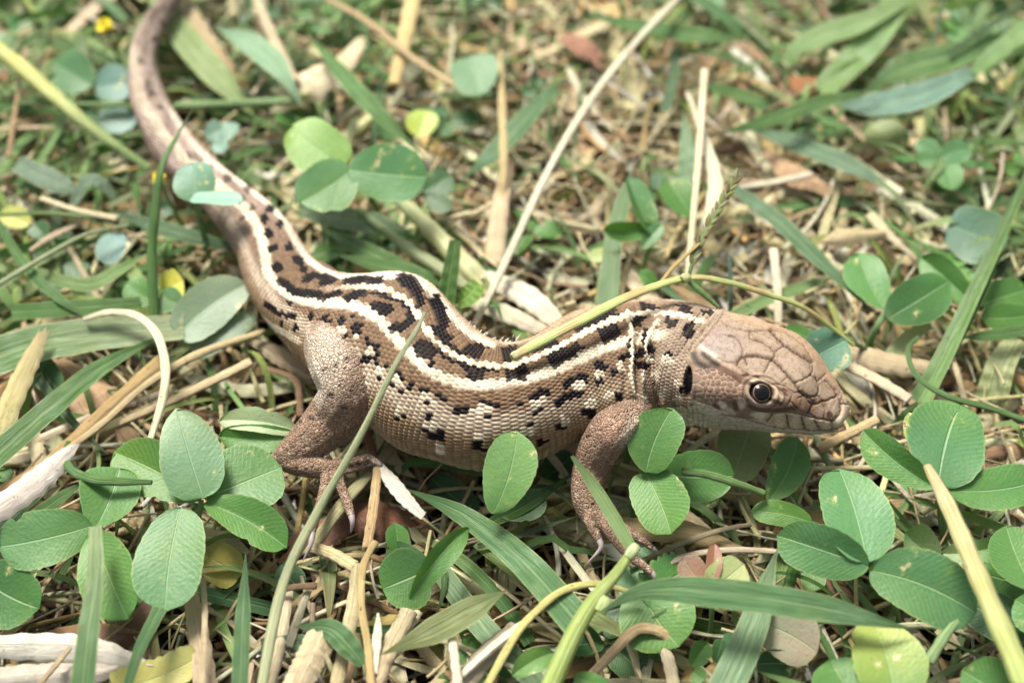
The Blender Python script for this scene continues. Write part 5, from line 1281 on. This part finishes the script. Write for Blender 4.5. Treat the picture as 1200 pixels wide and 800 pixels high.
# ---------------------------------------------------------------- random litter between the traced pieces
GT = ["776645345778","776544322577","665453222236","774444222235","434422211113","234121134333","335333231444","233333232446"]
def greenness(px, py):
    return int(GT[int(np.clip(py // 100, 0, 7))][int(np.clip(px // 100, 0, 11))]) / 9.0
def visible_xy(n):
    out = []
    while len(out) < n:
        x, y = rng.uniform(*XR), rng.uniform(*YR); q = proj([x, y, -.3])
        if -110 < q[0] < 1310 and -90 < q[1] < 900: out.append((x, y, q[0], q[1]))
    return out
KEEP = [[(285,490),(480,500),(480,640),(400,668),(335,672),(285,590)], [(655,560),(745,575),(800,640),(800,690),(675,690)]]
def keep_clear(v):
    q_ = proj(v); v = v.copy()
    for pg in KEEP:
        m = in_poly(q_, pg); v[m, 2] = np.minimum(v[m, 2], -.16)
    return v
def near_body(p, m=0.0):
    d = np.linalg.norm(LZ[:, :2] - p[:2], axis=1) - LZ[:, 3]
    return d.min() < m
STRAWC = [(.68,.55,.34), (.76,.66,.46), (.80,.74,.58), (.42,.29,.16), (.30,.19,.115), (.58,.42,.19), (.50,.42,.28), (.70,.62,.42), (.38,.25,.15)]
def rand_path(x, y, L, z0, tilt, bend, n=8, head=None, sag=.0):
    a = rng.uniform(0, 2 * math.pi) if head is None else head
    b = bend * rng.normal(); t = np.linspace(-.5, .5, n); ang = a + b * t
    dx = np.cumsum(np.cos(ang)) / n * L; dy = np.cumsum(np.sin(ang)) / n * L
    return np.stack([x + dx - dx.mean(), y + dy - dy.mean(), z0 + tilt * t * L - sag * (t * 2) ** 2], -1)
def floor_(p, lift=.02):
    p = p.copy(); p[:, 2] = np.maximum(p[:, 2], soil_h(p[:, 0], p[:, 1]) + lift); return p
def rand_straw(x, y, z0, n=8, k=6, big=1.0):
    L = rng.uniform(.5, 2.2) * big; w = rng.choice([.018, .026, .035, .05, .075, .11], p=[.16,.24,.26,.20,.11,.03]) * rng.uniform(.8, 1.2)
    p = clear(floor_(rand_path(x, y, L, z0, rng.normal() * .12, .5, n)), .03); p = keep_clear(p)
    if w > .045: g = ribbon(p, np.full(n, w) * taper(n, 1.0, tip=rng.choice(['point', 'cut']), base='cut'), .3, rng.normal() * .6, 5, shape='c')
    else: g = tube(p, np.full(n, w) * (1 - .3 * np.linspace(0, 1, n)), k, .7)
    c = C_(STRAWC[rng.choice(len(STRAWC), p=[.16,.16,.13,.12,.08,.09,.10,.10,.06])], .18)
    return g, c
def rand_blade(x, y, z0, lying=False):
    L = rng.uniform(.8, 2.0); w = rng.uniform(.03, .085); n = 16; a = rng.uniform(0, 2 * math.pi)
    t = np.linspace(0, 1, n)
    rise = rng.uniform(.05, .35) if not lying else rng.uniform(0, .1)
    az = a + rng.normal() * .5 * t
    p = np.stack([x + np.cumsum(np.cos(az)) / n * L, y + np.cumsum(np.sin(az)) / n * L, z0 + rise * np.sin(t * 2.4)], -1)
    p = keep_clear(clear(floor_(p), .03))
    g = ribbon(p, taper(n, np.full(n, w)), .2, rng.normal() * .35, 5)
    c0_ = C_(rng.choice(['g', 'b', 'd', 'm', 'l', 'l', 'm', 'l']), .2) * 1.2; tt_ = np.repeat(np.linspace(0, 1, n), 5)[:, None] ** 4 * (rng.rand() < .5)
    return g, c0_ * (1 - tt_) + C_('straw') * tt_

# a bed of small dead matter that nobody could count
pk = Pack()
for (x, y, qx, qy) in visible_xy(4600):
    g, c = rand_straw(x, y, rng.uniform(-.68, -.15), 7, 4, rng.uniform(.4, 1.15)); pk.add(g, np.clip(c * np.array([1.25, 1.25, 1.15]), 0, .82))
    if pk.n > 400000: break
tag(pk.build('straw_litter', M_STRAW), kind='stuff')
pk = Pack()      # thin dry stems matted over the litter
for (x, y, qx, qy) in visible_xy(2300):
    if rng.rand() < greenness(qx, qy) * .9 or near_body((x, y), .0): continue
    L = rng.uniform(.4, 1.9); w = rng.uniform(.009, .028); n_ = 8
    p = rand_path(x, y, L, rng.uniform(-.42, -.01), rng.normal() * .16, .7, n_, sag=rng.uniform(-.05, .06))
    p = keep_clear(clear(floor_(p), .03)); pk.add(tube(p, np.full(n_, w) * (1 - .4 * np.linspace(0, 1, n_)), 4, .6), C_([(.78,.68,.44), (.72,.60,.36), (.80,.74,.58), (.62,.48,.28), (.66,.60,.34)][rng.randint(5)], .15))
tag(pk.build('thin_straw', M_STRAW), kind='stuff')
pk = Pack()      # fine green grass, too much of it to count
for (x, y, qx, qy) in visible_xy(4200):
    if rng.rand() > greenness(qx, qy) ** 1.6 * (1.5 if qy < 130 or qx > 1000 else 1.0) or near_body((x, y), .0): continue
    L = rng.uniform(.4, 1.5); w = rng.uniform(.012, .04); a = rng.uniform(0, 6.28); t = np.linspace(0, 1, 9); az = a + rng.normal() * .7 * t
    p = np.stack([x + np.cumsum(np.cos(az)) / 9 * L, y + np.cumsum(np.sin(az)) / 9 * L, rng.uniform(-.55, -.08) + rng.uniform(.0, .38) * np.sin(t * 2.3)], -1)
    p = keep_clear(clear(floor_(p), .03)); pk.add(ribbon(p, taper(9, np.full(9, w)), .3, rng.normal() * .4, 3), C_(rng.choice(['m', 'l', 'y', 'g', 'm', 'l', 'p', 'l']), .2) * 1.15)
tag(pk.build('fine_grass', M_BLADE), kind='stuff')
pk = Pack()
for (x, y, qx, qy) in visible_xy(4800):     # crumbs, bark scraps, root bits
    r = rng.uniform(.015, .085) * (1 if rng.rand() < .85 else 1.7); n_ = 7
    an = np.sort(rng.uniform(0, 2 * math.pi, n_)); rad = r * rng.uniform(.5, 1, n_)
    nn_ = nrm(rng.normal(size=3) * .5 + [0, 0, 1]); t_ = nrm(np.cross(nn_, [1, .2, .1])); b_ = np.cross(nn_, t_)
    z = soil_h(x, y) + rng.uniform(.02, .30)
    c0 = np.array([x, y, z]); el = rng.uniform(.35, 1)
    v = c0 + np.cos(an)[:, None] * rad[:, None] * t_ + np.sin(an)[:, None] * rad[:, None] * b_ * el + rng.normal(size=(n_, 1)) * r * .15 * nn_
    v = np.vstack([v, c0 + nn_ * r * .3, v - nn_ * r * .25, c0 - nn_ * r * .4]); i = np.arange(n_); j = (i + 1) % n_
    f = np.vstack([np.stack([i, j, np.full(n_, n_), np.full(n_, n_)], -1)[:, [0, 1, 2]], np.stack([j, i, i + n_ + 1], -1), np.stack([j, i + n_ + 1, j + n_ + 1], -1)])
    v = clear(v); pk.add((v, f, np.zeros((len(v), 2))), C_([(.17,.10,.065),(.28,.17,.11),(.42,.30,.20),(.09,.06,.045),(.55,.43,.31),(.26,.14,.09)][rng.randint(6)], .25))
tag(pk.build('leaf_crumbs', M_BARK), kind='stuff')


LANDMARKS = [(121,31,'the small yellow flower at the top left'),(60,75,'the blurred clover at the left'),(165,60,'the curl of the tail'),(262,30,'the dry blade behind the tail'),(290,70,'the pale blue blade'),
 (375,90,'the crumpled straw heap'),(420,195,'the three-coloured clover behind the back'),(476,40,'the golden straw'),(552,85,'the heart-shaped leaf'),(588,150,'the upright tan straw'),(680,150,'the long bleached stalk'),
 (780,38,'the level top blade'),(815,180,'the twin pale stalks'),(755,240,'the folded young clover'),(845,250,'the seed spike'),(940,125,'the arching brown-tipped blade'),(1060,115,'the cupped blue-green blade'),(1108,190,'the tiny trefoil'),
 (940,280,'the dark blade near the snout leaves'),(1140,275,'the dark brown-edged leaf'),(1060,345,'the paired oval leaflets'),(1130,400,'the tall right hand grass'),(1000,275,'the small bright dry leaf'),(975,405,'the round leaf behind the snout'),(1040,430,'the pale dry blade by the snout'),
 (30,210,'the blurred grey-green blade'),(185,280,'the slender upright stem'),(90,240,'the curved pale blade at the left'),(60,330,'the crossing left stems'),(250,360,'the creased leaf by the hip'),(110,400,'the broad cut blade'),(190,430,'the white crook stem'),
 (100,470,'the bright left blade'),(20,580,'the white frayed culm'),(220,570,'the large clover'),(60,640,'the scarred clover'),(105,720,'the upright cut blade in the corner'),(60,760,'the white splinters'),(232,750,'the split culm'),(288,720,'the blue-green upright blade'),
 (350,780,'the speckled wide straw'),(370,590,'the hind toes'),(410,720,'the falling thick straw'),(500,670,'the round dark leaves'),(520,730,'the lance-shaped olive blade'),(595,550,'the belly leaf'),(600,650,'the long flat blade'),(700,700,'the grass node'),
 (620,780,'the bright thin straw at the bottom'),(770,580,'the throat clover'),(870,530,'the olive leaf under the jaw'),(840,680,'the worn rusty clover'),(760,650,'the fore toes'),(850,710,'the long arching blade'),(880,750,'the wide slanting blade'),(920,760,'the pink-brown leaf'),(1000,510,'the hollow straw stub'),
 (980,640,'the pale lower right clover'),(1050,780,'the yellow-patched leaf'),(1120,520,'the big ribbed leaflet'),(1160,700,'the yellowing thick stem'),(1190,640,'the right edge clover leaf'),(450,310,'the narrow blades behind the hip'),(620,360,'the bleached strips'),(690,330,'the straw stub above the neck'),(500,240,'the small dark clover'),(900,330,'the white straw behind the crown'),(660,290,'the brown litter behind the back')]
CAND = []
def cand(o, kind, tone, form, p, group):
    q_ = proj(p); d = [math.hypot(q_[0] - a, q_[1] - b) for a, b, c in LANDMARKS]; k_ = int(np.argmin(d)); a, b, c = LANDMARKS[k_]
    dx, dy = q_[0] - a, q_[1] - b
    rel = ('right of' if dx > 0 else 'left of') if abs(dx) > abs(dy) else ('below' if dy > 0 else 'above')
    CAND.append((o, kind, tone, form, rel, c, d[k_], group))
def settle():
    from collections import defaultdict
    bag = defaultdict(list)
    for e in CAND: bag[(e[1], e[2], e[3], e[4], e[5])].append(e)
    for key, es in bag.items():
        es.sort(key=lambda e: e[6])
        for i, e in enumerate(es):
            pre = '' if len(es) == 1 else (['nearer', 'farther'] if len(es) == 2 else ['nearest', 'second', 'third', 'fourth', 'fifth', 'sixth', 'seventh', 'eighth', 'ninth', 'tenth', 'eleventh', 'twelfth', 'thirteenth'])[min(i, 12)] + ' '
            tag(e[0], f'{pre}{e[2]} {e[3]} {e[1]} {e[4]} {e[5]}', None, e[7])

# straws one can tell apart
def region(qx, qy):
    if qy < 330: return 'behind the lizard'
    if qx < 420: return 'at the left below the lizard tail'
    return 'in front of the lizard'
CN = {0: 'grey-tan', 1: 'pale', 2: 'bleached'}
n_ind = 0
for (x, y, qx, qy) in visible_xy(420):
    if n_ind >= 230: break
    gr = greenness(qx, qy)
    if rng.rand() < gr * .7: continue
    zc_ = rng.uniform(-.35, -.02)
    g, c = rand_straw(x, y, zc_, 12, 7, 1.0)
    o = mesh_obj('dry_straw', *g[:2], M_STRAW, g[2], c)
    tone = 'dark brown' if c[0] < .36 else ('tan' if c[0] < .56 else 'pale'); e0, e1 = proj(g[0][0]), proj(g[0][-1])
    form = 'level' if abs(e1[1] - e0[1]) < abs(e1[0] - e0[0]) * .4 else ('upright' if abs(e1[0] - e0[0]) < abs(e1[1] - e0[1]) * .4 else 'slanting')
    tag(o, None, 'dry straw'); cand(o, 'straw', tone, form, g[0].mean(0), 'straws lying in the litter')
    n_ind += 1
n_b = 0
for (x, y, qx, qy) in visible_xy(2200):
    if n_b >= 255: break
    if rng.rand() > greenness(qx, qy) ** 1.2 * 1.15: continue
    if near_body((x, y), -.1): continue
    g, c = rand_blade(x, y, rng.uniform(-.40, -.06))
    o = mesh_obj('blade_of_grass', *g[:2], M_BLADE, g[2], c)
    cm_ = c[0][1]; tone = 'dark green' if cm_ < .16 else ('mid green' if cm_ < .24 else 'light green'); e0, e1 = proj(g[0][0]), proj(g[0][-1])
    form = 'level' if abs(e1[1] - e0[1]) < abs(e1[0] - e0[0]) * .4 else ('upright' if abs(e1[0] - e0[0]) < abs(e1[1] - e0[1]) * .4 else 'slanting')
    tag(o, None, 'grass blade'); cand(o, 'grass blade', tone, form, g[0].mean(0), 'low grass blades in the turf')
    n_b += 1
n_c = 0
for (x, y, qx, qy) in visible_xy(1400):
    if n_c >= 95: break
    if rng.rand() > greenness(qx, qy) ** 1.5: continue
    if near_body((x, y), .25): continue
    c0 = np.array([x, y, rng.uniform(-.30, .0)]); a0 = rng.uniform(0, 6.28)
    cc_ = rng.choice(['m', 'b', 'd', 'g', 'd']); r = None
    r = root('clover', None, 'clover')
    r.location = c0; sz = rng.uniform(.22, .42)
    for k_ in range(3):
        a = a0 + k_ * 2.1 + rng.normal() * .15; d = np.array([math.cos(a), math.sin(a), rng.uniform(-.1, .25)])
        g = leaf_geo(d * .03, d * sz, w=sz * rng.uniform(.34, .44), upref=nrm(rng.normal(size=3) * .25 + [0, -.1, 1]), shape=(.5, .4), droop=.15, fold=rng.uniform(.1, .4))
        mesh_obj('leaflet', *g[:2], M_LEAF, g[2], C_(cc_, .2), r)
    g = tube([np.zeros(3), np.array([.05, .03, -.25]), np.array([.08, .1, -.6])], [.018, .02, .022], 6); mesh_obj('stem', *g[:2], M_BLADE, g[2], C_('l'), r)
    cand(r, 'clover', 'dark green' if cc_ == 'd' else 'green', 'small', c0, 'small clovers low in the turf'); n_c += 1
settle()
